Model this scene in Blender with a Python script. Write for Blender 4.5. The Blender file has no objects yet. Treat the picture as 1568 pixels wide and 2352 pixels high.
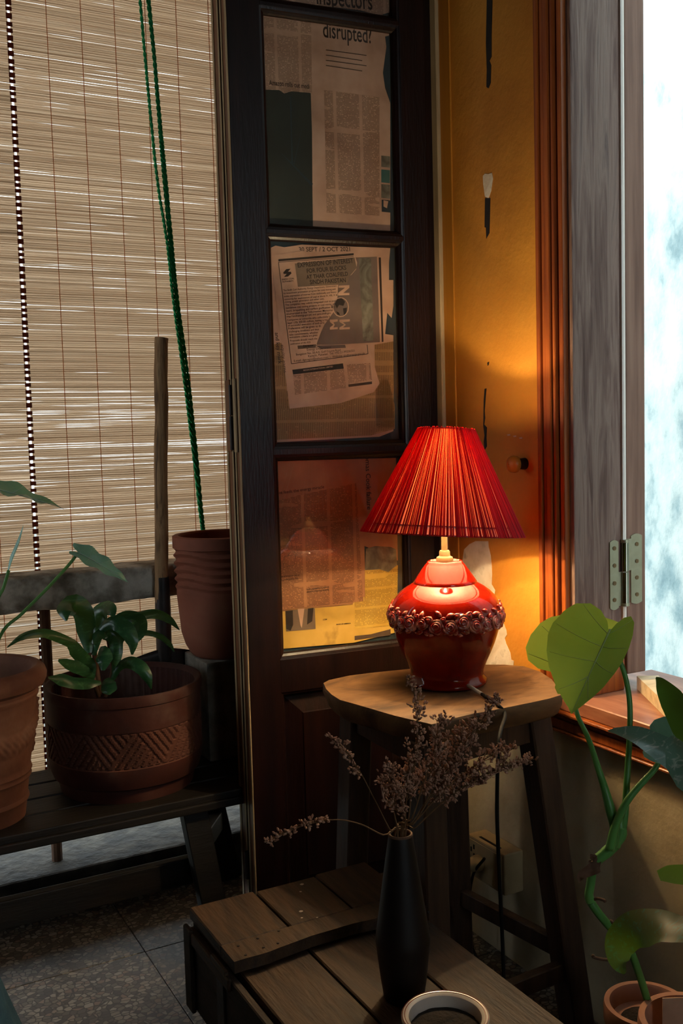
import bpy, bmesh, math, random
from mathutils import Vector, Matrix, noise as mnoise
rnd = random.Random(7)
V = Vector
# ------------------------------------------------------------------ camera
FPX, HCAM, W, HT = 2292.0, 1.15, 1568, 2352
_u = -V((783, -28750, -FPX)); _u.normalize()
_fh = V((0, 0, -1)); _fh = (_fh - _fh.dot(_u) * _u).normalized()
_rt = _fh.cross(_u)
_a = math.radians(28)
_Y = _fh * math.cos(_a) - _rt * math.sin(_a)
_X = _fh * math.sin(_a) + _rt * math.cos(_a)
R = Matrix((_X, _Y, _u))                       # camera space -> world
scene = bpy.context.scene
C = scene.collection
cam = bpy.data.cameras.new('camera'); camo = bpy.data.objects.new('camera', cam); C.objects.link(camo)
camo.matrix_world = Matrix.Translation((0, 0, HCAM)) @ R.to_4x4()
cam.sensor_fit = 'VERTICAL'; cam.sensor_height = 23.6; cam.lens = 23.6 * FPX / HT
cam.clip_start = .02
scene.camera = camo
# ------------------------------------------------------------------ world, exposure
world = bpy.data.worlds.new('world'); scene.world = world; world.use_nodes = True
bg = world.node_tree.nodes['Background']
bg.inputs[0].default_value = (.80, .93, 1.0, 1); bg.inputs[1].default_value = 4.2 / 32
vs = scene.view_settings
vs.view_transform = 'Standard'; vs.look = 'None'; vs.gamma = 1; vs.use_curve_mapping = False
vs.exposure = 5.0
BULB_W = 5.6 / 32

# ------------------------------------------------------------------ pixel -> point
CAMP = V((0, 0, HCAM))
def ray(px, py): return R @ V(((px - 784) / FPX, -(py - 1176) / FPX, -1))
def onX(px, py, x): d = ray(px, py); return CAMP + d * (x / d.x)
def onY(px, py, y): d = ray(px, py); return CAMP + d * (y / d.y)
def onZ(px, py, z): d = ray(px, py); return CAMP + d * ((z - HCAM) / d.z)
def onF(px, py, f): return CAMP + ray(px, py) * f           # f = distance along the view axis
# ------------------------------------------------------------------ tags, objects
def tag(o, label=None, cat=None, group=None, kind=None):
    if label: o['label'] = label
    if cat: o['category'] = cat
    if group: o['group'] = group
    if kind: o['kind'] = kind
    return o
def empty(name, loc, label=None, cat=None, group=None, kind=None):
    o = bpy.data.objects.new(name, None); C.objects.link(o); o.location = loc
    o.empty_display_size = .05
    return tag(o, label, cat, group, kind)
def wloc(o):
    l = V(o.location)
    while o.parent: o = o.parent; l += V(o.location)
    return l
class MB:
    def __init__(s): s.bm = bmesh.new()
    def add(s, other_bm):
        me = bpy.data.meshes.new('t'); other_bm.to_mesh(me); s.bm.from_mesh(me); bpy.data.meshes.remove(me); other_bm.free()
    def box(s, lo, hi, bev=0, rot=None, piv=None):
        b = bmesh.new(); lo = V(lo); hi = V(hi); c = (lo + hi) / 2
        bmesh.ops.create_cube(b, size=1, matrix=Matrix.Translation(c) @ Matrix.Diagonal((*(hi - lo), 1)))
        if bev: bmesh.ops.bevel(b, geom=b.edges[:], offset=bev, segments=1 if bev < .003 else 2, affect='EDGES', profile=.6)
        if rot: bmesh.ops.rotate(b, verts=b.verts[:], cent=piv if piv else c, matrix=rot)
        s.add(b); return s
    def bar(s, p0, p1, w, h, up=(0, 0, 1), bev=.002):
        p0 = V(p0); p1 = V(p1); d = p1 - p0; z = d.normalized(); x = V(up).cross(z)
        if x.length < 1e-4: x = V((1, 0, 0))
        x.normalize(); y = z.cross(x)
        b = bmesh.new()
        bmesh.ops.create_cube(b, size=1, matrix=Matrix.Diagonal((w, h, d.length, 1)))
        if bev: bmesh.ops.bevel(b, geom=b.edges[:], offset=bev, segments=1, affect='EDGES')
        m = Matrix((x, y, z)).transposed().to_4x4(); m.translation = (p0 + p1) / 2
        b.transform(m); s.add(b); return s
    def tube(s, pts, r, n=8, cap=True):
        pts = [V(p) for p in pts]; N = len(pts)
        rr = r if isinstance(r, (list, tuple)) else [r] * N
        t0 = (pts[1] - pts[0]).normalized(); x = t0.orthogonal().normalized(); rings = []
        for i, p in enumerate(pts):
            t = (pts[min(i + 1, N - 1)] - pts[max(i - 1, 0)]).normalized()
            x = (x - t * x.dot(t)).normalized(); y = t.cross(x)
            rings.append([s.bm.verts.new(p + (x * math.cos(k * 2 * math.pi / n) + y * math.sin(k * 2 * math.pi / n)) * rr[i]) for k in range(n)])
        for i in range(N - 1):
            for k in range(n):
                s.bm.faces.new((rings[i][k], rings[i][(k + 1) % n], rings[i + 1][(k + 1) % n], rings[i + 1][k]))
        if cap and n > 2:
            s.bm.faces.new(rings[0][::-1]); s.bm.faces.new(rings[-1])
        return s
    def lathe(s, c, prof, n=48, disp=None, capb=True, capt=False):
        c = V(c); rings = []
        for j, (r, z) in enumerate(prof):
            ring = []
            for k in range(n):
                th = 2 * math.pi * k / n
                rr = r + (disp(th, z, j) if disp else 0)
                ring.append(s.bm.verts.new(c + V((rr * math.cos(th), rr * math.sin(th), z))))
            rings.append(ring)
        for i in range(len(rings) - 1):
            for k in range(n):
                s.bm.faces.new((rings[i][k], rings[i][(k + 1) % n], rings[i + 1][(k + 1) % n], rings[i + 1][k]))
        if capb: s.bm.faces.new(rings[0][::-1])
        if capt: s.bm.faces.new(rings[-1])
        return s
    def prism(s, pts, off):
        off = V(off); a = [s.bm.verts.new(V(p)) for p in pts]; b = [s.bm.verts.new(V(p) + off) for p in pts]; n = len(pts)
        s.bm.faces.new(a[::-1]); s.bm.faces.new(b)
        for i in range(n): s.bm.faces.new((a[i], a[(i + 1) % n], b[(i + 1) % n], b[i]))
        return s
    def grid(s, fn, nu, nv):
        g = [[s.bm.verts.new(V(fn(i / nu, j / nv))) for j in range(nv + 1)] for i in range(nu + 1)]
        for i in range(nu):
            for j in range(nv): s.bm.faces.new((g[i][j], g[i + 1][j], g[i + 1][j + 1], g[i][j + 1]))
        return s
    def quad(s, *p): s.bm.faces.new([s.bm.verts.new(V(q)) for q in p]); return s
    def ball(s, c, r, sub=1, sc=(1, 1, 1)):
        b = bmesh.new(); bmesh.ops.create_icosphere(b, subdivisions=sub, radius=1)
        b.transform(Matrix.Translation(c) @ Matrix.Diagonal((r * sc[0], r * sc[1], r * sc[2], 1))); s.add(b); return s
    def build(s, name, mat, parent=None, smooth=False, recalc=True, base=False):
        bm = s.bm
        if recalc: bmesh.ops.recalc_face_normals(bm, faces=bm.faces[:])
        xs = [v.co for v in bm.verts]
        lo = V([min(c[i] for c in xs) for i in range(3)]); hi = V([max(c[i] for c in xs) for i in range(3)])
        o = (lo + hi) / 2
        if base or parent is None: o.z = lo.z
        for v in bm.verts: v.co -= o
        me = bpy.data.meshes.new(name); bm.to_mesh(me); bm.free()
        if smooth:
            me.polygons.foreach_set('use_smooth', [True] * len(me.polygons))
            if smooth != True: 
                try: me.set_sharp_from_angle(angle=math.radians(smooth))
                except Exception: pass
        me.materials.append(mat)
        ob = bpy.data.objects.new(name, me); C.objects.link(ob)
        if parent: ob.parent = parent; ob.location = o - wloc(parent)
        else: ob.location = o
        return ob
def cat(pts, n=6):
    """Catmull-Rom through points"""
    pts = [V(p) for p in pts]; P = [2 * pts[0] - pts[1]] + pts + [2 * pts[-1] - pts[-2]]; out = []
    for i in range(1, len(P) - 2):
        a, b, c, d = P[i - 1], P[i], P[i + 1], P[i + 2]
        for k in range(n):
            t = k / n
            out.append(.5 * ((2 * b) + (c - a) * t + (2 * a - 5 * b + 4 * c - d) * t * t + (3 * b - a - 3 * c + d) * t ** 3))
    out.append(pts[-1]); return out
def lerpl(xs, t):
    f = t * (len(xs) - 1); i = min(int(f), len(xs) - 2); return xs[i] + (xs[i + 1] - xs[i]) * (f - i)
def ribbon(mb, pts, widths, nrm, fold=.25, n=6, wav=0):
    p = cat(pts, n); N = len(p); rows = []; ph = rnd.random() * 6
    for i in range(N):
        t = (p[min(i + 1, N - 1)] - p[max(i - 1, 0)]).normalized()
        u = i / (N - 1); nn = V(nrm) if not isinstance(nrm, list) else lerpl([V(q) for q in nrm], u)
        x = t.cross(nn).normalized(); k = x.cross(t).normalized(); w = lerpl(widths, u)
        rows.append([mb.bm.verts.new(p[i] + x * w * v + k * (abs(v) * w * fold + wav * w * math.sin(u * 14 + ph + v * 2) * abs(v))) for v in (-1, -.55, 0, .55, 1)])
    for i in range(N - 1):
        for j in range(4): mb.bm.faces.new((rows[i][j], rows[i][j + 1], rows[i + 1][j + 1], rows[i + 1][j]))
HEART = [(.0, .02), (.07, -.06), (.18, -.13), (.30, -.12), (.40, -.02), (.46, .12), (.47, .28), (.43, .45), (.35, .62), (.24, .77), (.13, .89), (.05, .96), (0, 1.02)]
def heart(mb, base, tip, nrm, wr=1.0, wl=1.0, fold=.2, curl=.15, outline=HEART, flat=0, wave=.005):
    """heart leaf: base = petiole joint, tip, face normal, wr / wl width factors right / left"""
    base = V(base); tip = V(tip); y = tip - base; L = y.length; y.normalize(); n = V(nrm); n = (n - y * n.dot(y)).normalized(); x = y.cross(n)
    fine = []
    for i in range(len(outline) - 1):
        for k in range(3):
            t = k / 3; fine.append((outline[i][0] * (1 - t) + outline[i + 1][0] * t, outline[i][1] * (1 - t) + outline[i + 1][1] * t))
    fine.append(outline[-1]); m = len(fine)
    def pos(xx, yy): return base + y * L * yy + x * L * xx + n * L * (fold * abs(xx) - curl * yy * yy + wave * math.sin(yy * 17 + xx * 6) * abs(xx) * 4)
    mid = [mb.bm.verts.new(pos(0, max(0, i / (m - 1)))) for i in range(m)]
    for sgn, wf in ((1, wr), (-1, wl)):
        rows = []
        for i, (ox, oy) in enumerate(fine):
            my = i / (m - 1); row = [mid[i]]
            for v in (.3, .6, .85, 1):
                row.append(mb.bm.verts.new(pos(sgn * wf * ox * v, my * (1 - v) + oy * v)))
            rows.append(row)
        for i in range(m - 1):
            for j in range(4):
                f = (rows[i][j], rows[i][j + 1], rows[i + 1][j + 1], rows[i + 1][j])
                mb.bm.faces.new(f if sgn > 0 else f[::-1])
    vn = MB(); off = n * L * .004
    vn.tube([pos(0, t / 10) + off * .6 for t in range(11)], [L * (.011 - .0009 * t) for t in range(11)], 6)
    for sgn, wf in ((1, wr), (-1, wl)):
        for k, y0 in enumerate((.06, .22, .40, .58)):
            i = int((.30 + .17 * k) * (m - 1)); ox, oy = fine[i]
            vn.tube([pos(sgn * wf * ox * t * .93, y0 * (1 - t) + oy * t + .05 * t * (1 - t)) + off * .5 for t in (0, .25, .5, .75, 1)], [L * .0045 * (1 - .6 * t) for t in (0, .25, .5, .75, 1)], 4)
    return vn
# ------------------------------------------------------------------ materials
def S(h):
    h = h.lstrip('#'); c = [int(h[i:i + 2], 16) / 255 for i in (0, 2, 4)]
    return tuple((x / 12.92 if x <= .04045 else ((x + .055) / 1.055) ** 2.4) for x in c) + (1,)
class NT:
    def __init__(s, name):
        s.m = bpy.data.materials.new(name); s.m.use_nodes = True; s.t = s.m.node_tree; s.b = s.t.nodes['Principled BSDF']; s.out = s.t.nodes['Material Output']
        s.tc = s.t.nodes.new('ShaderNodeTexCoord')
    def n(s, t, **k):
        o = s.t.nodes.new('ShaderNode' + t)
        for a, b in k.items(): setattr(o, a, b)
        return o
    def l(s, a, b): s.t.links.new(a, b)
    def map(s, sc=(1, 1, 1), rot=(0, 0, 0), src='Object', loc=(0, 0, 0)):
        m = s.n('Mapping'); m.inputs['Scale'].default_value = sc; m.inputs['Rotation'].default_value = rot; m.inputs['Location'].default_value = loc
        s.l(s.tc.outputs[src], m.inputs[0]); return m.outputs[0]
    def noise(s, vec, scale=5, detail=6, rough=.55, dist=0):
        o = s.n('TexNoise'); o.inputs['Scale'].default_value = scale; o.inputs['Detail'].default_value = detail; o.inputs['Roughness'].default_value = rough; o.inputs['Distortion'].default_value = dist
        s.l(vec, o.inputs['Vector']); return o.outputs['Fac']
    def ramp(s, fac, cols, stops=None):
        r = s.n('ValToRGB'); e = r.color_ramp.elements; N = len(cols)
        stops = stops or [.3 + .4 * i / (N - 1) for i in range(N)]
        while len(e) < N: e.new(.5)
        for i in range(N): e[i].position = stops[i]; e[i].color = S(cols[i]) if isinstance(cols[i], str) else cols[i]
        s.l(fac, r.inputs[0]); return r.outputs[0]
    def math(s, op, a, b=0, c=0):
        o = s.n('Math', operation=op)
        for i, x in enumerate((a, b, c)):
            if isinstance(x, (int, float)): o.inputs[i].default_value = x
            else: s.l(x, o.inputs[i])
        return o.outputs[0]
    def mix(s, f, a, b, bt='MIX'):
        o = s.n('Mix', data_type='RGBA', blend_type=bt)
        for i, x in ((0, f), (6, a), (7, b)):
            if isinstance(x, (int, float, tuple)): o.inputs[i].default_value = x
            elif isinstance(x, str): o.inputs[i].default_value = S(x)
            else: s.l(x, o.inputs[i])
        return o.outputs[2]
    def bump(s, h, st=.3, d=.01):
        o = s.n('Bump'); o.inputs['Strength'].default_value = st; o.inputs['Distance'].default_value = d; s.l(h, o.inputs['Height']); s.l(o.outputs[0], s.b.inputs['Normal']); return o.outputs[0]
    def xyz(s, vec):
        o = s.n('SeparateXYZ'); s.l(vec, o.inputs[0]); return o.outputs
    def col(s, x):
        if isinstance(x, (str, tuple)): s.b.inputs['Base Color'].default_value = S(x) if isinstance(x, str) else x
        else: s.l(x, s.b.inputs['Base Color'])
    def rough(s, r, spec=.5, coat=0):
        s.b.inputs['Roughness'].default_value = r; s.b.inputs['Specular IOR Level'].default_value = spec; s.b.inputs['Coat Weight'].default_value = coat; s.b.inputs['Coat Roughness'].default_value = .12
    def translucent(s, colr, f):
        t = s.n('BsdfTranslucent')
        if isinstance(colr, (str, tuple)): t.inputs[0].default_value = S(colr) if isinstance(colr, str) else colr
        else: s.l(colr, t.inputs[0])
        mx = s.n('MixShader'); mx.inputs[0].default_value = f; s.l(s.b.outputs[0], mx.inputs[1]); s.l(t.outputs[0], mx.inputs[2]); s.l(mx.outputs[0], s.out.inputs[0])
def pm(name, cols, scale=5, st=(1, 1, 1), rough=.6, bump=0, bscale=40, bd=.004, spec=.4, coat=0, trans=0, tcol=None, stops=None, detail=6, dist=0, metal=0):
    m = NT(name); v = m.map(st)
    m.col(cols[0] if len(cols) == 1 else m.ramp(m.noise(v, scale, detail, dist=dist), cols, stops))
    m.rough(rough, spec, coat); m.b.inputs['Metallic'].default_value = metal
    if bump: m.bump(m.noise(v, bscale, 5), bump, bd)
    if trans: m.translucent(tcol or cols[-1], trans)
    return m.m
MT = {}
MT['door'] = pm('door_paint', ['#0f0504', '#170806', '#200d08'], 6, (6, 6, .6), .36, .25, 40, .003, .30, .06)
MT['door_edge_pale'] = pm('edge_pale', ['#8a7356', '#a58e6c', '#b8a07c'], 20, (1, 1, .2), .7)
MT['door_edge_brown'] = pm('edge_brown', ['#4a2a14', '#6d3f1c', '#7c4a22'], 20, (1, 1, .15), .6)
MT['backing'] = pm('backing', ['#1c2a2e', '#24363a'], 8, rough=.6)
MT['wood_jamb'] = pm('jamb_wood', ['#543830', '#74584e', '#8c7266', '#604a44'], 7, (7, 7, .5), .55, .5, 30, .003, dist=1.2, stops=[.3, .45, .58, .72])
MT['wood_casing'] = pm('casing_wood', ['#6e3010', '#92481a', '#aa5c22'], 9, (8, 8, .35), .38, .2, 40, .002, .5, .2)
MT['wood_skylit'] = pm('skylit_wood', ['#e0d2c6', '#ece2d8', '#f2eae2'], 10, (8, 8, .3), .45, .15, 30)  # bead wood whitened: bright sky on its edge put into the colour
MT['wood_casement'] = pm('casement_wood', ['#6a4a3c', '#7f5d4d', '#8f6d5c'], 9, (8, 8, .4), .55, .2, 30)
MT['wood_sill'] = pm('sill_wood', ['#7d4a34', '#9a6248', '#ad7a5c'], 6, (6, 1, 6), .42, .2, 30, .002, .5, .15)
MT['wood_block'] = pm('block_wood', ['#b09a78', '#cdb894', '#d8c6a6'], 8, (1, 6, 6), .6, .2, 30)
MT['wood_seat'] = pm('seat_wood', ['#3c281a', '#624429', '#785737', '#513722'], 5, (1, 2.2, 2), .6, .35, 30, .003, .35, 0, dist=1.5, stops=[.3, .45, .58, .72])
MT['wood_stool'] = pm('stool_wood', ['#2c1d14', '#3f2b1e', '#4c3626'], 7, (7, 7, .6), .5, .2, 30)
MT['wood_crate'] = pm('crate_wood', ['#20150d', '#362416', '#46301d', '#291b11'], 6, (5, .7, 5), .6, .6, 22, .004, dist=.8, stops=[.3, .45, .58, .72])
MT['wood_crate_side'] = pm('crate_side_wood', ['#211812', '#352820', '#40332a'], 6, (5, 1, 5), .7, .5, 22, .004)
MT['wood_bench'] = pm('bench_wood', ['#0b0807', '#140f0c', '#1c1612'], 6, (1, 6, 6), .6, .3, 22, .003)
MT['wood_handle'] = pm('handle_wood', ['#4e3824', '#8e6a46', '#a8825a', '#3a281c'], 9, (7, 7, .6), .7, .9, 14, .004, dist=1.5, stops=[.32, .45, .6, .72])
MT['iron'] = pm('iron', ['#1d1a19', '#2d2523', '#3b2d26'], 14, rough=.5, bump=.4, metal=.3)
MT['concrete'] = pm('old_concrete', ['#544c3e', '#8e8678', '#bab2a4', '#d6d0c4'], 14, rough=.9, bump=1, bscale=35, bd=.008, stops=[.3, .45, .56, .72])
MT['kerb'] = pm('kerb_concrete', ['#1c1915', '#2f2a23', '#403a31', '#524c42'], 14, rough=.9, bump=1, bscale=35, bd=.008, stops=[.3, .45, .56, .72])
MT['block'] = pm('grey_block', ['#6a645a', '#827a6e', '#938b7e'], 25, rough=.95, bump=.8, bscale=80, bd=.006)
MT['terra_a'] = pm('terracotta_plain', ['#763f2c', '#8c4e3a', '#9a6048'], 6, rough=.8, bump=.15, bscale=80, bd=.002)
MT['terra_b'] = pm('terracotta_band', ['#2a0e08', '#3e150b', '#4a261c', '#5e463e'], 7, rough=.75, bump=.3, bscale=60, bd=.002, stops=[.3, .45, .56, .70], detail=8)
MT['terra_b2'] = pm('terracotta_raw', ['#442419', '#562f22', '#623e30'], 7, rough=.85, bump=.3, bscale=70, bd=.002)
MT['terra_c'] = pm('terracotta_old', ['#4a281a', '#5f3725', '#744b36', '#8a6a56'], 6, rough=.8, bump=.3, bscale=50, bd=.003, stops=[.3, .47, .6, .75])
MT['terra_p'] = pm('terracotta_pale', ['#92604a', '#a8765e', '#b88a72'], 9, rough=.8, bump=.2, bscale=60, bd=.002)
MT['soil'] = pm('soil', ['#120c08', '#231810', '#2d2017'], 40, rough=.95, bump=1, bscale=60, bd=.01)
def leafmat(name, c1, c2, vein=None, trans=.25, rough=.35, vs=9, tcol='#7fae3a'):
    m = NT(name); v = m.map((1, 1, 1)); c = m.ramp(m.noise(v, vs, 4), [c1, c2])
    if vein: c = m.mix(m.ramp(m.noise(m.map((3, 14, 14), (.3, .4, .6)), 9, 4, dist=1), [(0, 0, 0, 1), (1, 1, 1, 1)], [.54, .66]), c, vein)
    m.col(c); m.rough(rough, .5); m.bump(m.noise(v, 40, 3), .1, .003); m.translucent(tcol, trans); return m.m
MT['leaf_bright'] = leafmat('leaf_bright', '#84ac38', '#a6c856', trans=.5, rough=.3, tcol='#b4d45c')
MT['leaf_blue'] = leafmat('leaf_bluegreen', '#6aa094', '#9accba', trans=.25, rough=.25)
MT['leaf_bright_vein'] = leafmat('leaf_vein_pale', '#a2bc6c', '#b6cc84', trans=.2)
MT['leaf_blue_vein'] = leafmat('leaf_vein_blue', '#a0c4b8', '#b4d4c8', trans=.2)
MT['leaf_dark'] = leafmat('leaf_dark', '#143821', '#245236', '#3f6b42', .15, .3)
MT['leaf_mid'] = leafmat('leaf_mid', '#4a6e2c', '#5f8a3c', trans=.35)
MT['leaf_silver'] = leafmat('leaf_silver', '#5c8e7e', '#78a696', '#d0e0d4', .35, .3, tcol='#9ac4a8')
MT['leaf_brown'] = leafmat('leaf_brown', '#5a7448', '#80703a', '#5a9a78', .35, .45)
MT['stem'] = pm('stem_green', ['#477a3c', '#68a450'], 12, rough=.4, trans=.1, tcol='#6a9a4a')
MT['stem_brown'] = pm('stem_brown', ['#4a3020', '#6a4a34'], 30, rough=.8)
MT['rope'] = pm('green_rope', ['#16a458', '#22c070', '#30cc7c'], 60, rough=.6)
MT['thread'] = pm('orange_thread', ['#b8661c', '#cc7c2c'], 40, rough=.7, trans=.6, tcol='#e09840')
MT['tape'] = pm('red_tape', ['#6a2a14', '#8a3c1c'], 60, rough=.7, trans=.35, tcol='#8a3a1a')
MT['ceramic'] = pm('red_glaze', ['#5d0a04', '#7d1206', '#8e1c08'], 14, rough=.07, spec=.40, coat=0)
MT['ceramic_rose'] = pm('rose_glaze', ['#981a0e', '#dc9078'], 60, rough=.2, spec=.6, coat=.5, stops=[.45, .75])
MT['brass'] = pm('dull_brass', ['#6a5232', '#806844'], 30, rough=.55, metal=.1)
MT['steel'] = pm('zinc_steel', ['#8f8a70', '#a8a48c', '#98947c'], 12, rough=.35, metal=.75, spec=.5)
MT['steel_pin'] = pm('polished_pin', ['#8a8a78', '#a0a090'], 12, rough=.15, metal=1)
MT['plastic'] = pm('cream_plastic', ['#8f7a58', '#a08a66'], 20, rough=.5)
MT['cable'] = pm('black_cable', ['#0c0b0b', '#151313'], 20, rough=.75, spec=.2)
MT['vase'] = pm('black_vase', ['#120a07', '#1a0f0b'], 20, rough=.55, bump=.2, bscale=60, bd=.001)
MT['dry'] = pm('dried_bud', ['#8f6550', '#bc8e74', '#d4ac92'], 60, rough=.9, trans=.2, tcol='#b58a6a')
MT['dry_stem'] = pm('dried_stem', ['#5a4028', '#7a5a3a'], 60, rough=.9)
MT['white_plaster'] = pm('bare_plaster', ['#b09a80', '#cdb8a0', '#d8c8b4', '#a08c74'], 18, rough=.9, bump=.5, bscale=50, bd=.003, stops=[.3, .45, .6, .72])
MT['black_mark'] = pm('black_paint_mark', ['#15100d', '#231a15'], 30, rough=.6)
MT['blue_cloth'] = pm('blue_cloth', ['#27465a', '#35586c'], 60, rough=.9, bump=.4, bscale=200)
MT['plain_wall'] = pm('plain_wall', ['#4a3a2a', '#584632'], 4, rough=.9, bump=.3, bscale=40)
MT['white_glaze'] = pm('white_glaze', ['#b5a598', '#c9bcb0'], 20, rough=.25, coat=.3)
MT['red_line'] = pm('red_line', ['#7d2015', '#8a2a1c'], 20, rough=.4)
MT['garden'] = pm('added_garden_bed', ['#1c2416', '#2c3822', '#3a4a2a'], 3, rough=.95)
MT['ground'] = pm('alley_ground', ['#6a6a66', '#8a8a84'], 3, rough=.95)
def m_wall():
    m = NT('ochre_wall'); v = m.map((1, 1, 1)); z = m.xyz(m.n('NewGeometry').outputs['Position'])[2]
    n1 = m.noise(v, 3, 8); paint = m.ramp(n1, ['#a8681c', '#bd7c26', '#c98a30'])
    raw = m.ramp(m.noise(v, 6, 8), ['#a08c6a', '#bca886', '#c8b694'])
    edge = m.math('ADD', z, m.math('MULTIPLY', m.noise(v, 8, 5), .06))
    f = m.ramp(edge, [(1, 1, 1, 1), (0, 0, 0, 1)], [.585, .64])
    c = m.mix(f, paint, raw)
    m.col(c); m.rough(.62, .35); h = m.math('ADD', m.noise(v, 60, 4), m.math('MULTIPLY', m.noise(v, 12, 6), 1.2)); m.bump(h, .35, .004); return m.m
MT['wall'] = m_wall()
MT['amber_band'] = pm('amber_painted_jamb', ['#a8691e', '#bc7c28'], 8, (8, 8, .3), .45, .15, 40, .002)
def m_terrazzo():
    m = NT('terrazzo'); v = m.map((1, 1, 1)); vo = m.n('TexVoronoi'); vo.inputs['Scale'].default_value = 72; m.l(m.map((1, 1.25, 1)), vo.inputs['Vector'])
    e = m.n('TexVoronoi', feature='DISTANCE_TO_EDGE'); e.inputs['Scale'].default_value = 72; m.l(m.map((1, 1.25, 1)), e.inputs['Vector'])
    chip = m.ramp(m.xyz(vo.outputs['Color'])[0], ['#4a4138', '#6e6254', '#a09688', '#84695a'], [.1, .4, .75, .95])
    f = m.ramp(e.outputs['Distance'], [(0, 0, 0, 1), (1, 1, 1, 1)], [.04, .12])
    c = m.mix(f, '#3a322a', chip); c = m.mix(m.ramp(m.noise(v, 5, 5), [(0, 0, 0, 1), (.5, .5, .5, 1)]), c, '#241c15')
    m.col(c); m.rough(.45, .4); return m.m
MT['terrazzo'] = m_terrazzo()
def m_neigh():
    m = NT('stained_concrete_wall'); v = m.map((1, 1, .55)); n1 = m.noise(v, 2.2, 10, .65); n2 = m.noise(v, 9, 8, .6)
    c = m.ramp(m.math('ADD', m.math('MULTIPLY', n1, .6), m.math('MULTIPLY', n2, .4)), ['#6c8a92', '#9cb6ba', '#ccdcda', '#e4ecea'], [.36, .43, .49, .57])
    m.col(c); m.rough(.95, .2); m.bump(n2, .4, .02); return m.m
MT['neighbour'] = m_neigh()
def m_bamboo():
    m = NT('bamboo_slats'); v = m.map((.6, 1, 380)); c = m.ramp(m.noise(v, 1.0, 3), ['#a09082', '#c4b2a2', '#d6c6b6'])
    m.col(c); m.rough(.55, .3); t = m.ramp(m.noise(v, 1.0, 3), ['#b8a48e', '#dac6b0', '#e8d8c6']); m.translucent(t, .8); return m.m
MT['bamboo'] = m_bamboo()
def m_shade():
    m = NT('shade_cords'); v = m.map((1, 1, 1)); oi = m.n('NewGeometry').outputs['Random Per Island']
    m.col(m.ramp(oi, ['#7a0a14', '#a81420', '#c01c28'], [0, .5, 1])); m.rough(.75, .2)
    m.translucent(m.ramp(oi, ['#b00a0a', '#e01410', '#f03018'], [0, .5, 1]), .19); return m.m
MT['shade_cord'] = m_shade()
def m_lining():
    m = NT('shade_lining'); v = m.map((1, 1, 1)); m.col('#f4e8d8'); m.rough(.8, .1); m.translucent('#f06838', .09); return m.m
MT['lining'] = m_lining()
def m_glass():
    m = NT('window_glass'); g = m.n('BsdfGlossy'); g.inputs['Roughness'].default_value = .015; t = m.n('BsdfTransparent'); lw = m.n('LayerWeight'); lw.inputs[0].default_value = .5; f_ = m.math('ADD', m.math('MULTIPLY', m.math('POWER', lw.outputs['Facing'], 5), .96), .022)
    m.bump(m.noise(m.map((1, 1, 1)), 6, 2), .03, .01); m.l(m.t.nodes['Bump'].outputs[0], g.inputs['Normal'])
    x = m.n('MixShader'); m.l(f_, x.inputs[0]); m.l(t.outputs[0], x.inputs[1]); m.l(g.outputs[0], x.inputs[2]); m.l(x.outputs[0], m.out.inputs[0]); return m.m
MT['glass'] = m_glass()
def m_bulb():
    m = NT('bulb_glow'); e = m.n('Emission'); e.inputs[0].default_value = (1, .75, .42, 1); e.inputs[1].default_value = 2.5 / 32; t = m.n('BsdfTransparent'); a = m.n('AddShader'); m.l(e.outputs[0], a.inputs[0]); m.l(t.outputs[0], a.inputs[1]); m.l(a.outputs[0], m.out.inputs[0]); return m.m
MT['bulb'] = m_bulb()
def m_paper(name, paper, ink, pitch=.0026, colw=.07, rot=0, dens=.5, off=(0, 0), head=0, vertical=False, amt=.75):
    """aged newsprint: rows of illegible small print in columns"""
    m = NT(name); v = m.map((1, 1, 1), (0, rot + (math.pi / 2 if vertical else 0), 0), loc=(off[0], 0, off[1])); x, y, z = m.xyz(v)
    q = m.math('DIVIDE', z, pitch); row = m.math('FLOOR', q); fr = m.math('FRACT', q)
    line = m.math('GREATER_THAN', fr, .42)
    cmb = m.n('CombineXYZ'); m.l(m.math('MULTIPLY', x, 260), cmb.inputs[0]); m.l(m.math('MULTIPLY', row, 7.31), cmb.inputs[1])
    word = m.math('GREATER_THAN', m.noise(cmb.outputs[0], 1, 2), .5 - .16 * dens)
    cf = m.math('FRACT', m.math('ADD', m.math('DIVIDE', x, colw), 10.5)); colm = m.math('MULTIPLY', m.math('GREATER_THAN', cf, .06), m.math('LESS_THAN', cf, .94))
    para = m.math('GREATER_THAN', m.noise(m.map((6, 1, 30), loc=(off[0], 0, off[1])), 1.0, 2), .40)
    ik = m.math('MULTIPLY', m.math('MULTIPLY', line, word), m.math('MULTIPLY', colm, para)); ik = m.math('MULTIPLY', ik, amt)
    base = m.ramp(m.noise(m.map((1, 1, 1)), 9, 7), paper)
    m.col(m.mix(ik, base, ink)); m.rough(.8, .2); return m.m
PAPER = ['#9c745c', '#b48e74', '#c49e82']
MT['paper_a'] = m_paper('newsprint_a', PAPER, '#4a3a2c', .0029, .0525, amt=.55)
MT['paper_b'] = m_paper('newsprint_b', PAPER, '#463628', .0027, .060, off=(.01, .013), amt=.6)
MT['paper_shaded'] = pm('brown_shaded_paper', ['#84553a', '#9a6846', '#aa7852'], 9, rough=.8)  # browned sheet: weaker light low on the door put into the colour
MT['paper_c'] = m_paper('newsprint_c', ['#84553a', '#9a6846', '#aa7852'], '#3c281c', .0027, .060, off=(.01, .013), amt=.6)  # same shade put into the printed sheet's paper colour
MT['paper_plain'] = pm('aged_paper', ['#9e7860', '#b69076', '#c8a48a'], 9, rough=.8)
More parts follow.
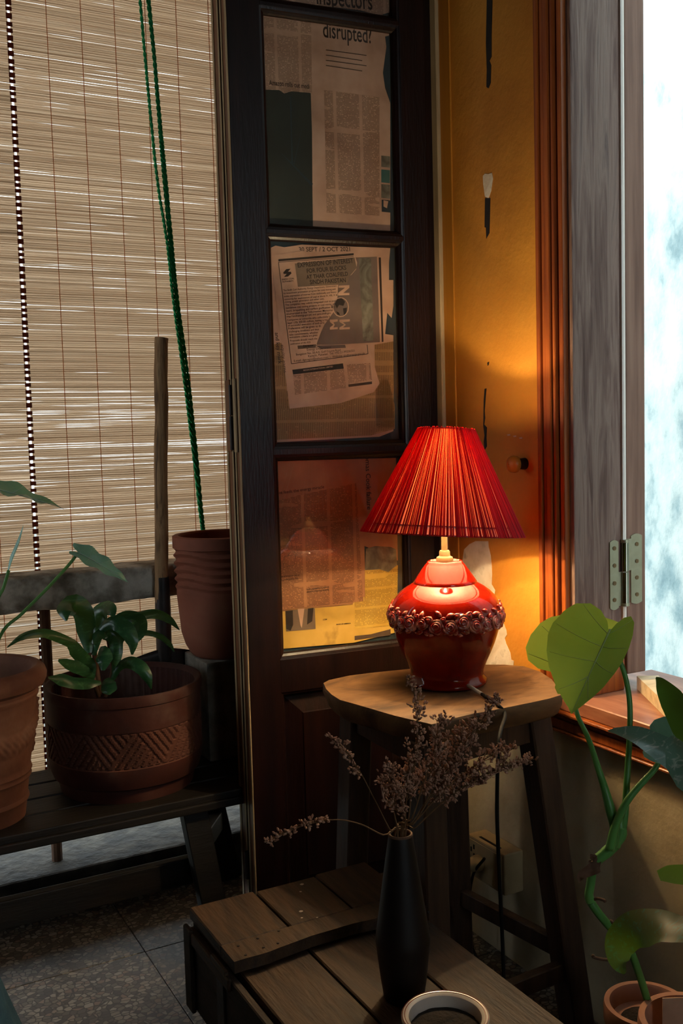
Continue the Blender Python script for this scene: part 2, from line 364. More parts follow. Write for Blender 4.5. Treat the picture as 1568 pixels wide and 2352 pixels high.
MT['paper_list'] = m_paper('newsprint_listing', ['#8a6a45', '#a07c52', '#ab895e'], '#3f2f20', .0042, .05, vertical=True, dens=.9, amt=.5)
MT['paper_yellow'] = m_paper('yellow_newsprint', ['#a8842f', '#b8923c', '#c2a04a'], '#4f3a14', .0031, .042, vertical=True, amt=.5)
MT['paper_yellow_plain'] = pm('yellow_paper', ['#a58236', '#b8943f', '#c09a48', '#8a6a2a'], 14, rough=.8, stops=[.3, .45, .6, .75])
MT['photo_dark'] = pm('dark_photo_print', ['#22261f', '#2c3128', '#353a30'], 6, rough=.8)
MT['photo_violet'] = pm('violet_grey_print', ['#5d4a42', '#6d5a4e', '#786456'], 8, rough=.8)
MT['photo_grey'] = pm('grey_photo_print', ['#4a4438', '#6a6352', '#858070'], 18, rough=.8, dist=2)
MT['grey_box'] = pm('grey_tint_print', ['#6a5644', '#76624e'], 20, rough=.8)
MT['ink'] = pm('print_ink', ['#2a2019', '#32271e'], 30, rough=.8)
MT['ink_soft'] = pm('soft_print_ink', ['#4a3828', '#554232'], 30, rough=.8)
MT['teal_print'] = pm('teal_print', ['#355a52', '#45695f'], 20, rough=.8)
# ================================================================== SETTING
WX = 1.28                                          # inner face of the window wall
JY = 1.463                                         # face of the window jamb
def struct(mb, name, mat, parent=None, smooth=False):
    o = mb.build(name, mat, parent, smooth)
    if parent is None: tag(o, kind='structure')
    return o
fl = struct(MB().box((-2.3, -2.7, -.12), (1.28, 2.40, -.012)), 'floor', MT['plain_wall'])
TP = .40; tile0 = None                             # terrazzo tiles
for i in range(-6, 3):
    for j in range(-4, 4):
        x0 = .600 + i * TP; y0 = 2.124 + (j - 3) * TP - TP
        if y0 + TP < -.2 or x0 < -1.8: continue
        hi = (min(x0 + TP - .0006, 1.28), min(y0 + TP - .0006, 2.40))
        if hi[0] - x0 < .05 or hi[1] - y0 < .05: continue
        MB().box((x0 + .0006, y0 + .0006, -.012), (hi[0], hi[1], 0), .0012).build('tile', MT['terrazzo'], fl)
for i in range(-6, 3):
    x0 = .600 + i * TP
    if x0 < -1.8: continue
    MB().box((x0 + .0006, 2.1246, -.012), (min(x0 + TP - .0006, 1.28), 2.40, 0), .0012).build('tile', MT['terrazzo'], fl)
# window wall
WY0, WZ0, WZ1 = 1.13, .60, 2.45
wr = MB()
wr.box((WX, JY + .012, -.1), (WX + .12, 2.75, 2.8))
wr.box((WX, -2.7, -.1), (WX + .12, WY0, 2.8))
wr.box((WX, WY0, -.1), (WX + .12, JY + .012, WZ0))
wr.box((WX, WY0, WZ1), (WX + .12, JY + .012, 2.8))
wall_r = struct(wr, 'wall_right', MT['wall'])
struct(MB().box((-2.4, -2.7, -.1), (-2.28, 2.07, 2.8)), 'wall_left', MT['plain_wall'])
wb = MB(); bx0, bx1, bz0, bz1 = .30, 1.05, .9, 2.45
wb.box((-2.4, -1.82, -.1), (bx0, -1.7, 2.8)); wb.box((bx0, -1.82, -.1), (bx1, -1.7, bz0)); wb.box((bx0, -1.82, bz1), (bx1, -1.7, 2.8)); wb.box((bx1, -1.82, -.1), (1.4, -1.7, 2.8))
struct(wb, 'wall_back', MT['plain_wall'])      # with an unseen opening, added to let daylight onto the door and pots
wf = MB(); wf.box((-2.28, 1.95, 0), (-.15, 2.07, 2.8)); wf.box((-.15, 1.95, 2.66), (1.28, 2.07, 2.8))
struct(wf, 'wall_front', MT['plain_wall'])
struct(MB().box((-2.4, -2.82, 2.8), (1.4, 2.8, 2.92)), 'ceiling', MT['plain_wall'])
# outside
nb = MB(); nb.box((2.75, -9, -2.2), (3.0, 3.5, 6.5))
tag(nb.build('neighbouring_wall', MT['neighbour']), 'bright stained concrete wall outside the window', 'wall', kind='structure')
tag(MB().box((-30, -12, -2.4), (30, 40, -2.2)).build('ground', MT['ground']), kind='structure')
tag(MB().box((-8, 2.7, -2.2), (2.7, 6.5, -1.2)).build('added_garden_bed', MT['garden']), kind='structure')  # dark bed added to dim the light behind the lower blind
# parapet: kerb, coping, posts
kb = MB(); kb.box((-2.28, 2.40, -.1), (1.28, 2.60, .105), .008)
struct(kb, 'trim_1', MT['kerb'])
cp = bmesh.new(); bmesh.ops.create_cube(cp, size=1, matrix=Matrix.Translation((-.5, 2.46, .79)) @ Matrix.Diagonal((3.55, .12, .085, 1)))
bmesh.ops.bevel(cp, geom=cp.edges[:], offset=.014, segments=3, affect='EDGES', profile=.6)
bmesh.ops.subdivide_edges(cp, edges=[e for e in cp.edges if e.calc_length() > 1], cuts=160, use_grid_fill=True)
for v in cp.verts: v.co += V((0, mnoise.noise(v.co * 22) * .005, mnoise.noise(v.co * 16 + V((5, 3, 1))) * .005 + mnoise.noise(v.co * 60) * .0018))
cpm = MB(); cpm.add(cp)
coping = struct(cpm, 'trim_2', MT['concrete'], smooth=True)
for x in (-.75, -.13, .488, 1.1):
    o = MB().tube([(x, 2.48, .1), (x, 2.48, .755)], .0135, 10).build('post', MT['stem_brown'], coping)
# door jamb trims on the window wall
struct(MB().box((WX - .012, 1.886, 0), (WX, 1.93, 2.66), .002), 'trim_3', MT['door_edge_pale'])
struct(MB().box((WX - .004, 1.846, 0), (WX, 1.886, 2.66), .001), 'trim_4', MT['amber_band'])
struct(MB().box((1.243, 1.905, 0), (WX - .012, 1.95, 2.66), .002), 'trim_5', MT['door'])
# paint losses and marks on the wall (traced outlines, thin)
def wallpatch(name, pts, mat, th=.0008, x=WX):
    P = [onX(a, b, x) for a, b in pts]
    mb = MB(); mb.prism(P, (-th, 0, 0)); return mb.build(name, mat, wall_r)
wallpatch('plaster_patch', [(1066, 1262), (1078, 1250), (1092, 1243), (1121, 1243), (1122, 1255), (1127, 1276), (1129, 1300), (1130, 1320), (1129, 1342), (1137, 1356), (1135, 1368), (1130, 1374), (1120, 1376), (1100, 1370), (1070, 1350), (1057, 1310), (1062, 1290)], MT['white_plaster'])
wallpatch('plaster_patch', [(1140, 1440), (1156, 1431), (1163, 1448), (1164, 1458), (1159, 1466), (1162, 1478), (1172, 1500), (1174, 1515), (1180, 1518), (1178, 1540), (1110, 1545), (1110, 1500), (1130, 1470)], MT['white_plaster'])
wallpatch('plaster_patch', [(1250, 1230), (1256, 1240), (1259, 1290), (1262, 1380), (1262, 1420), (1252, 1440), (1256, 1425), (1259, 1370), (1251, 1330), (1253, 1300)], MT['white_plaster'])
wallpatch('plaster_patch', [(1109, 404), (1114, 399), (1122, 400), (1130, 397), (1132, 410), (1128, 438), (1122, 455), (1114, 452), (1110, 425)], MT['white_plaster'])
wallpatch('paint_mark', [(1118, 0), (1131, 0), (1129, 80), (1129, 130), (1124, 140), (1128, 150), (1127, 190), (1122, 203), (1117, 200), (1118, 160), (1116, 100)], MT['black_mark'])
wallpatch('paint_mark', [(1114, 455), (1126, 455), (1125, 500), (1124, 535), (1117, 548), (1116, 523), (1113, 522)], MT['black_mark'])
wallpatch('paint_mark', [(1113, 893), (1117, 892), (1115, 915), (1113, 945), (1114, 960), (1112, 975), (1118, 982), (1117, 1005), (1118, 1025), (1113, 1034), (1111, 1015), (1113, 1000), (1110, 978), (1111, 920)], MT['black_mark'])
wallpatch('paint_mark', [(1119, 833), (1123, 831), (1122, 838), (1120, 840)], MT['black_mark'])
for a, b in ((1168, 999), (1182, 1002), (1196, 1006), (1238, 1010), (1243, 1012)): wallpatch('paint_chip', [(a - 4, b - 1), (a + 3, b - 2), (a + 4, b + 1), (a - 2, b + 2)], MT['white_plaster'])
# window casing (stepped moulding), jamb, bead, casement, sill
cs = MB(); y0, y1 = JY + .012, 1.549
for a, b, p in ((0, .012, .014), (.012, .016, .009), (.016, .024, .020), (.026, .040, .024), (.041, .052, .021), (.053, .062, .026), (.062, .074, .018)):
    cs.box((WX - p, y0 + a, .622), (WX, y0 + b, 2.5), .0015)
casing = struct(cs, 'trim_6', MT['wood_casing'])
win = empty('window_1', (1.36, .9, WZ0), kind='structure')
MB().box((WX - .001, JY, .628), (1.398, JY + .05, 2.45), .003).build('jamb', MT['wood_jamb'], win)
MB().box((WX, WY0, 2.40), (1.398, JY, 2.45), .003).build('head', MT['wood_jamb'], win)
MB().box((WX - .001, WY0 - .03, .628), (1.398, WY0, 2.45), .003).build('jamb', MT['wood_jamb'], win)
bd = MB()
bd.bm.verts.ensure_lookup_table()
prof = [(1.398, 1.478), (1.3985, 1.459), (1.402, 1.4575), (1.409, 1.461), (1.415, 1.468), (1.418, 1.478), (1.418, 1.5), (1.398, 1.5)]
bd.prism([(x, y, .70) for x, y in prof], (0, 0, 1.75)); bd.build('bead', MT['wood_skylit'], win)
MB().box((1.4185, JY + .006, .652), (1.468, 1.93, 2.44), .003).build('casement', MT['wood_casement'], win)
MB().box((WX, JY - .012, .628), (1.395, JY + .02, .70), .004).build('jamb_foot', MT['wood_casing'], win)
sl = MB(); sl.box((1.262, WY0 - .06, .600), (1.56, 1.545, .628), .002); sl.build('sill', MT['wood_sill'], win)
ap = MB()
for z0, z1, p in ((.594, .600, .030), (.585, .594, .020), (.580, .585, .015), (.562, .580, .019), (.556, .561, .024)):
    ap.box((WX - p, WY0 - .06, z0), (WX, 1.549, z1), .0014)
ap.build('apron', MT['wood_casing'], win)
# butt hinge on the jamb
hg = empty('hinge', (1.397, JY, .785)); hg.parent = win; hg.location = V((1.397, JY, .785)) - V(win.location)
def plate(x0, x1, z0, z1, y, name, notch):
    pts = []
    for k in range(7):
        t = k / 6; pts.append((x0 + (x1 - x0) * t, z1 + .004 * math.sin(math.pi * t)))
    for k in range(7):
        t = 1 - k / 6; pts.append((x0 + (x1 - x0) * t, z0 - .004 * math.sin(math.pi * t)))
    MB().prism([(a, y, b) for a, b in pts], (0, .003, 0)).build(name, MT['steel'], hg)
plate(1.366, 1.388, .792, .922, JY - .0028, 'leaf_plate', 0)
MB().box((1.388, JY - .0026, .795), (1.398, JY + .001, .862)).build('leaf_plate', MT['steel'], hg)
plate(1.427, 1.456, .797, .930, JY + .0032, 'leaf_plate', 0)
MB().box((1.408, JY + .0032, .862), (1.427, JY + .006, .925)).build('leaf_plate', MT['steel'], hg)
MB().tube([(1.403, JY - .004, .800), (1.403, JY - .004, .861)], .0078, 20).build('knuckle', MT['steel_pin'], hg, smooth=40)
MB().tube([(1.403, JY - .004, .863), (1.403, JY - .004, .920)], .0078, 20).build('knuckle', MT['steel_pin'], hg, smooth=40)
for z in (.797, .9225): MB().tube([(1.403, JY - .004, z - .003), (1.403, JY - .004, z + .003)], .0086, 20).build('pin_cap', MT['steel'], hg, smooth=40)
for x, y, zz in ((1.377, JY - .003, (.808, .841, .876, .910)), (1.442, JY + .003, (.812, .846, .879, .913))):
    for z in zz:
        mb = MB(); mb.tube([(x, y, z), (x, y - .0012, z)], .0042, 12); mb.box((x - .0024, y - .0016, z - .0005), (x + .0024, y - .0011, z + .0005)); mb.box((x - .0005, y - .0016, z - .0024), (x + .0005, y - .0011, z + .0024))
        mb.build('screw', MT['brass'], hg)
# wooden wedge lying on the sill
b = [onZ(1468, 1583, .628), onZ(1560, 1690, .628), onZ(1590, 1660, .628), onZ(1500, 1578, .628)]
c0 = onZ(1462, 1582, .6285); d0 = (onZ(1548, 1668, .6285) - c0); e = V((d0.y, -d0.x, 0)).normalized() * .042
if e.x < 0: e = -e
c1 = c0 + d0 * 1.5
mb = MB(); mb.prism([c0, c1, c1 + e, c0 + e], (0, 0, .026))
tag(mb.build('wooden_stop_block', MT['wood_block']), 'pale weathered wooden stop bar lying across the window sill', 'wood block')
# round peg on the wall behind the lamp
pg = empty('wall_peg', onX(1205, 1065, WX), 'round ochre-painted wooden peg sticking out of the wall', 'peg')
q = onX(1205, 1065, WX)
MB().tube([q + V((0, 0, 0)), q + V((-.022, 0, 0))], [.012, .010], 16).build('stem', MT['black_mark'], pg, smooth=40)
MB().lathe((0, 0, 0), [(.012, 0), (.0165, .003), (.0175, .010), (.0155, .016), (.009, .020), (.001, .0212)], 24).build('knob', MT['amber_band'], pg, smooth=True)
kn = [c for c in pg.children if c.name.startswith('knob')][0]; kn.rotation_euler = (0, -math.pi / 2, 0); kn.location = (-.030, 0, 0)
# ================================================================== FOLDING DOOR
DA = math.radians(5); DD = V((math.cos(DA), -math.sin(DA), 0)); DN = V((math.sin(DA), math.cos(DA), 0)); DP = V((1.27, 1.88, 0))
def D(s, z, dp=0): return DP + DD * s + DN * dp + V((0, 0, z))
def Dpx(px, py):
    d = ray(px, py); t = DN.dot(DP - CAMP) / DN.dot(d); q = CAMP + d * t; return ((q - DP).dot(DD), q.z)
DROT = Matrix.Rotation(-DA, 3, 'Z')
def dbox(mb, s0, s1, z0, z1, d0, d1, bev=0):
    b = bmesh.new(); c = D((s0 + s1) / 2, (z0 + z1) / 2, (d0 + d1) / 2)
    bmesh.ops.create_cube(b, size=1, matrix=Matrix.Diagonal((s1 - s0, d1 - d0, z1 - z0, 1)))
    if bev: bmesh.ops.bevel(b, geom=b.edges[:], offset=bev, segments=2, affect='EDGES', profile=.6)
    b.transform(Matrix.Translation(c) @ DROT.to_4x4()); mb.add(b); return mb
S0, S1 = -.480, -.033                             # leaf
GL, GR = -.397, -.107                             # glass
door = empty('door_1', D((S0 + S1) / 2, .012, .02), kind='structure')
LB, RB = GL - .013, GR + .013
dbox(MB(), S0, LB, .012, 2.63, 0, .040, .0015).build('stile', MT['door'], door)
dbox(MB(), RB, S1, .012, 2.63, 0, .040, .0015).build('stile', MT['door'], door)
GZ = [(2.040, 2.44), (1.586, 2.005), (1.132, 1.551), (.683, 1.093)]
for z0, z1 in ((2.453, 2.63), (2.018, 2.027), (1.564, 1.573), (1.106, 1.119), (.598, .670), (.012, .13)):
    dbox(MB(), LB, RB, z0, z1, .001, .039, .001).build('rail', MT['door'], door)
def frame(mb, s0, s1, z0, z1, w, dA, dB):
    """mitred ogee-like moulding inside the rectangle (s0..s1,z0..z1), sloping back to the glass"""
    prof = [(0, dA), (w * .35, dA + .001), (w * .45, dA + .004), (w * .8, dB - .004), (w, dB)]
    rings = []
    for o, dp in prof:
        rings.append([mb.bm.verts.new(D(a, b_, dp)) for a, b_ in ((s0 + o, z0 + o), (s1 - o, z0 + o), (s1 - o, z1 - o), (s0 + o, z1 - o))])
    back = [mb.bm.verts.new(D(a, b_, dB + .004)) for a, b_ in ((s0, z0), (s1, z0), (s1, z1), (s0, z1))]
    rings.append([mb.bm.verts.new(D(a, b_, dB + .004)) for a, b_ in ((s0 + w, z0 + w), (s1 - w, z0 + w), (s1 - w, z1 - w), (s0 + w, z1 - w))])
    rings.append(back)
    for i in range(len(rings) - 1):
        for k in range(4): mb.bm.faces.new((rings[i][k], rings[i][(k + 1) % 4], rings[i + 1][(k + 1) % 4], rings[i + 1][k]))
panes = []
for z0, z1 in GZ:
    mb = MB(); frame(mb, LB, RB, z0 - .013, z1 + .013, .013, .0025, .0135); mb.build('moulding', MT['door'], door)
    pn = dbox(MB(), GL - .004, GR + .004, z0 - .004, z1 + .004, .0145, .0170).build('pane', MT['glass'], door)
    dbox(MB(), GL - .008, GR + .008, z0 - .008, z1 + .008, .0225, .0245).build('backing_board', MT['backing'], door)
# lower raised panel
mb = MB(); frame(mb, LB, RB, .13, .598, .014, .003, .020); mb.build('moulding', MT['door'], door)
mb = MB()
rings = [[mb.bm.verts.new(D(a, b_, dp)) for a, b_ in ((LB + o, .13 + o), (RB - o, .13 + o), (RB - o, .598 - o), (LB + o, .598 - o))] for o, dp in ((.004, .024), (.016, .022), (.05, .012), (.052, .009))]
for i in range(3):
    for k in range(4): mb.bm.faces.new((rings[i][k], rings[i][(k + 1) % 4], rings[i + 1][(k + 1) % 4], rings[i + 1][k]))
mb.bm.faces.new(rings[3]); mb.build('panel', MT['door'], door, recalc=False)
# front leaf edge strips
def edge(mbs, d0, d1, s, parent):
    w = d1 - d0
    for a, b_, m, o in ((0, .2, 'door_edge_pale', .0022), (.2, .76, 'door_edge_brown', .0008), (.76, 1, 'door_edge_pale', .0022)):
        mb = MB(); n = 60; z0, z1 = .03, 2.63
        j = lambda i, sd: d0 + w * sd + (rnd.uniform(-.0007, .0007) if i else 0)
        pts = [D(s, z0 + (z1 - z0) * i / n, j(i, a)) for i in range(n + 1)] + [D(s, z0 + (z1 - z0) * i / n, j(i, b_)) for i in range(n, -1, -1)]
        mb.prism(pts, DD * -o); mb.build('edge_strip', MT[m], parent)
edge(None, .001, .040, S0, door)
door2 = empty('door_2', D((S0 + S1) / 2, .012, .08), kind='structure')
SB = -.479
dbox(MB(), SB, S1, .012, 2.63, .0535, .104, .0015).build('leaf_body', MT['door'], door2)
edge(None, .054, .103, SB, door2)
# door hinge between the two leaves
hz0, hz1 = Dpx(530, 1040)[1], Dpx(520, 868)[1]
dh = MB(); dbox(dh, S0 - .006, S0 - .002, hz0, hz1, .016, .032, .0012); dh.build('hinge_plate', MT['door_edge_pale'], door)
dh = MB(); dbox(dh, SB - .005, SB - .002, hz0 + .002, hz1, .060, .090, .0012); dh.build('hinge_plate', MT['door_edge_brown'], door2)
zm = (hz0 + hz1) / 2
dh = MB(); dh.tube([D(S0 - .004, hz0 + .005, .047), D(S0 - .004, zm - .001, .047)], .0062, 14); dh.build('hinge_barrel', MT['iron'], door, smooth=40)
dh = MB(); dh.tube([D(S0 - .004, zm + .001, .047), D(S0 - .004, hz1 - .012, .047)], .0052, 14); dh.build('hinge_barrel', MT['iron'], door2, smooth=40)
dh = MB(); dh.tube([D(S0 - .004, .185, .047), D(S0 - .004, .245, .047)], .0062, 14); dh.build('hinge_barrel', MT['iron'], door, smooth=40)
# ------------------------------------------------------------------ newspaper behind the glass
def textmesh(body, bold=0, shear=0, sp=1.0):
    cu = bpy.data.curves.new('txt', 'FONT'); cu.body = body; cu.size = 1; cu.resolution_u = 3; cu.offset = bold; cu.shear = shear; cu.space_character = sp
    ob = bpy.data.objects.new('txt', cu); C.objects.link(ob)
    dg = bpy.context.evaluated_depsgraph_get(); me = bpy.data.meshes.new_from_object(ob.evaluated_get(dg))
    bpy.data.objects.remove(ob); bpy.data.curves.remove(cu); return me
LAY = .0195
def sheet(name, px, mat, layer, label=None):
    pts = [Dpx(*p) for p in px]; mb = MB()
    dp = LAY - layer * .00025
    mb.prism([D(s, z, dp) for s, z in pts], DN * .0002)
    o = mb.build(name, MT[mat], door)
    if label: o['label'] = label
    return o
def txt(body, A, B, mat, layer, parent, bold=0, ys=1.0, shear=0, sp=1.0):
    """flat lettering whose baseline runs from pixel A to pixel B on the door plane"""
    me = textmesh(body, bold, shear, sp)
    xs = [v.co.x for v in me.vertices]; x0, x1 = min(xs), max(xs)
    a = V(Dpx(*A)); b_ = V(Dpx(*B)); u = b_ - a; L = u.length; u.normalize(); w = V((-u.y, u.x)); k = L / (x1 - x0); dp = LAY - layer * .00025 - .0003
    mb = MB(); mb.bm.from_mesh(me); bpy.data.meshes.remove(me)
    for v in mb.bm.verts:
        p = a + u * ((v.co.x - x0) * k) + w * (v.co.y * k * ys); v.co = D(p.x, p.y, dp)
    return mb.build('lettering', MT[mat], parent, recalc=False)
def rows(parent, A, B, C_, n, mat, layer, gap=.45):
    """thin grey rules (printed boxes and lines): n rules between A-B and the offset C_"""
def rule(px, mat, layer, parent):
    mb = MB(); dp = LAY - layer * .00025 - .0003; mb.bm.faces.new([mb.bm.verts.new(D(*Dpx(*p), dp)) for p in px]); return mb.build('printed_block', MT[mat], parent, recalc=False)
# pane at the top (only its lower edge shows)
n0 = sheet('newspaper', [(600, -420), (900, -380), (903, 20), (880, 27), (840, 16), (780, 8), (606, -8)], 'paper_a', 0)
txt('inspectors', (735, 0), (864, 14), 'ink', 1, n0, .01, 1.6)
# second pane
n1 = sheet('newspaper', [(612, 26), (903, 66), (902, 74), (893, 76), (896, 100), (888, 160), (893, 195), (905, 230), (905, 530), (724, 518), (620, 516)], 'paper_plain', 0)
sheet('newspaper', [(613, 30), (722, 44), (724, 208), (676, 204), (660, 209), (650, 201), (615, 198)], 'paper_a', 1)
n1c = sheet('newspaper', [(752, 200), (880, 216), (880, 492), (758, 484)], 'paper_b', 1)
txt('disrupted?', (750, 77), (862, 92), 'ink', 1, n1, .01, 1.7)
txt('Amazon rolls out medi', (625, 188), (718, 197), 'ink', 2, n1, .008, 1.5)
ph = sheet('newspaper', [(616, 199), (648, 200), (660, 208), (676, 203), (721, 207), (724, 300), (725, 440), (726, 517), (622, 513)], 'photo_dark', 2)
mb = MB(); dp = LAY - .0009
for a, b_, w0, w1 in (((678, 372), (724, 420), 3, 7), ((678, 372), (674, 215), 4, 3), ((682, 372), (700, 290), 2, 1), ((676, 370), (652, 345), 3, 1)):
    q0 = V(Dpx(*a)); q1 = V(Dpx(*b_)); t = (q1 - q0).normalized(); nn = V((-t.y, t.x)); k = .00046
    mb.bm.faces.new([mb.bm.verts.new(D(p.x, p.y, dp)) for p in (q0 + nn * w0 * k, q1 + nn * w1 * k, q1 - nn * w1 * k, q0 - nn * w0 * k)])
mb.build('printed_block', MT['backing'], ph, recalc=False)
for k in range(4):
    y = 106 + k * 12; rule([(756, y), (850 - 10 * (k % 2), y + 13), (850 - 10 * (k % 2), y + 15), (756, y + 2)], 'ink_soft', 1, n1)
for (x0, y0, x1, y1, m) in ((884, 352, 904, 378, 'photo_grey'), (884, 384, 904, 414, 'teal_print'), (884, 418, 904, 450, 'photo_grey'), (885, 454, 905, 482, 'backing')):
    rule([(x0, y0), (x1, y0 + 2), (x1, y1 + 2), (x0, y1)], m, 1, n1)
rule([(889, 455), (900, 458), (897, 474), (889, 470)], 'paper_plain', 2, n1)
# third pane
n2 = sheet('newspaper', [(627, 566), (640, 560), (660, 564), (700, 558), (905, 566), (902, 600), (902, 640), (912, 640), (912, 700), (908, 728), (898, 716), (893, 765), (912, 768), (912, 990), (880, 1003), (640, 1016), (628, 700)], 'paper_plain', 0)
sheet('newspaper', [(640, 900), (900, 870), (915, 930), (915, 985), (860, 1000), (642, 1010)], 'paper_list', 1)
sheet('newspaper', [(868, 790), (912, 782), (913, 980), (872, 985)], 'paper_list', 1)
sheet('newspaper', [(632, 790), (660, 784), (668, 935), (640, 940)], 'paper_list', 1)
ph2 = sheet('newspaper', [(770, 590), (874, 586), (881, 784), (770, 790), (735, 790)], 'photo_violet', 1)
rule([(832, 590), (860, 589), (864, 700), (866, 780), (842, 782)], 'photo_grey', 1, ph2)
rule([(878, 588), (883, 588), (889, 783), (885, 784)], 'ink', 1, n2)
txt('30 SEPT / 2 OCT 2021', (694, 574), (812, 573), 'ink', 1, n2, .012)
# the notice sheet, torn on its right side
no = sheet('newspaper', [(628, 584), (700, 572), (724, 577), (820, 575), (828, 600), (826, 615), (815, 628), (808, 632), (800, 640), (784, 652), (782, 690), (768, 700), (774, 714), (752, 744), (744, 762), (738, 778), (732, 794), (768, 797), (800, 790), (852, 788), (860, 812), (880, 880), (866, 900), (790, 925), (672, 938), (650, 760)], 'paper_plain', 3)
rule([(646, 592), (820, 578), (820, 583), (646, 597)], 'ink', 3, no)
for a, b_, w in (((646, 599), (676, 834), 1.0), ((676, 834), (853, 811), 1.0), ((853, 811), (851, 790), 1.0), ((646, 599), (820, 586), .8)):
    q0 = V(a); q1 = V(b_); t = (q1 - q0).normalized(); nn = V((-t.y, t.x)) * w * .7
    rule([tuple(q0 + nn), tuple(q1 + nn), tuple(q1 - nn), tuple(q0 - nn)], 'ink', 3, no)
rule([(684, 602), (822, 588), (827, 612), (810, 632), (804, 650), (691, 656)], 'grey_box', 3, no)
txt('EXPRESSION OF INTEREST', (691, 611), (819, 600), 'ink', 4, no, .022, 1.25)
txt('FOR FOUR BLOCKS', (712, 624), (803, 616), 'ink', 4, no, .022, 1.2)
txt('AT THAR COALFIELD', (711, 638), (807, 630), 'ink', 4, no, .022, 1.2)
txt('SINDH PAKISTAN', (719, 650), (802, 645), 'ink', 4, no, .022, 1.2)
lg = [(657, 623), (664, 615), (674, 614), (668, 621), (675, 621), (676, 625), (668, 632), (659, 633), (665, 626), (658, 626)]
rule(lg, 'ink', 4, no)
txt('SINDH COAL', (654, 641), (683, 638), 'ink', 4, no, .015); txt('AUTHORITY', (655, 646), (681, 644), 'ink', 4, no, .015)
body = ['The Sindh Coal Authority, Energy Department, Government', 'its investment promotion program for coal mining and', 'invite expression of interest from technically and financi', 'consortia for exploitation of coal at block IV, VIII, X &', 'mining, power generation and other uses.',
        'The companies may submit integrated coal to power', 'standalone coal mining projects or coal mining with', 'liquid, briquetting and surface gasification with', 'enumerated in the "Information Memoran', 'http://sindhenergy.gov.pk/ and ppra.sindh.gov.', 'Companies or consortia who collectively h', 'least US$ 300.00 million, having a rea', 'of successful execution of such proj',
        'Preference will be given to th', 'challenging timeliness and thos', 'take commitments, whether', 'evaluations criteria are given', 'Proposals should reach the', 'publication of this EOI']
ends = [781, 778, 780, 782, 752, 784, 780, 778, 772, 768, 765, 760, 752, 744, 740, 738, 736, 736, 720]
ys = [666, 673, 680, 687, 693, 700, 707, 714, 721, 727, 735, 742, 748, 755, 762, 769, 775, 783, 790]
for k, (t, x1, y) in enumerate(zip(body, ends, ys)):
    x0 = 657 + (y - 666) * .135; txt(t, (x0, y), (x1, y - (x1 - x0) * .085), 'ink', 4, no, .004)
rule([(690, 792), (733, 789), (732, 797), (691, 800)], 'grey_box', 3, no)
txt('Director', (704, 796), (728, 793), 'ink', 4, no, .02)
txt('Energy Department', (712, 804), (768, 798), 'ink', 4, no); txt('Bungalow No. 30-A/II, Golf Course Road', (687, 815), (790, 804), 'ink', 4, no, .004)
txt('Karachi, Pakistan  Tel: +92-21-99206501', (715, 819), (822, 806), 'ink', 4, no, .004); txt('E-mail: dgscagos@yahoo.com  -  Website: sindhenergy.gov.pk', (682, 830), (846, 812), 'ink', 4, no, .004)
rule([(732, 792), (800, 790), (802, 797), (745, 800)], 'photo_violet', 3, no)
rule([(678, 848), (795, 833), (797, 845), (680, 859)], 'ink', 3, no)
txt('RICON INTERNATIONAL LIMITED', (704, 851), (772, 842), 'paper_plain', 4, no, .02)
ad = sheet('newspaper', [(680, 860), (797, 845), (802, 890), (684, 906)], 'paper_b', 5)
sheet('newspaper', [(804, 836), (858, 832), (862, 872), (808, 880)], 'paper_b', 4)
rule([(807, 882), (862, 875), (862, 881), (808, 888)], 'ink_soft', 5, no)
# lettering M O(globe) N turned on its side
def stencil(px, mat='paper_plain', layer=3): return rule(px, mat, layer, ph2)
for x0, x1 in ((765, 783), (787, 811)):
    stencil([(x0, 755), (x1, 754), (x1, 749), (x0 + 8, 750), (x0 + (x1 - x0) * .62, 744), (x0 + 8, 738), (x1, 736), (x1, 731), (x0, 732), (x0, 737), (x0 + (x1 - x0) * .45, 744), (x0, 750)])
g = V((790, 703)); ring = [(g.x + 19 * math.cos(k * .4189), g.y + 23 * math.sin(k * .4189)) for k in range(15)]
stencil(ring); stencil([(g.x + 17 * math.cos(k * .4189), g.y + 21 * math.sin(k * .4189)) for k in range(15)], 'photo_violet', 4)
stencil([(782, 684), (792, 682), (800, 690), (796, 700), (786, 698), (781, 706), (776, 696)], 'ink', 5); stencil([(795, 706), (804, 704), (803, 716), (797, 722)], 'ink', 5); stencil([(779, 712), (786, 716), (788, 722), (782, 720)], 'ink', 5)
stencil([(784, 676), (810, 675), (810, 670), (796, 670), (810, 658), (810, 652), (785, 653), (785, 658), (800, 658), (784, 670)])
txt('and key mark', (638, 762), (646, 835), 'ink', 3, n2, .01); txt('equity earns', (651, 790), (658, 855), 'ink_soft', 3, n2)
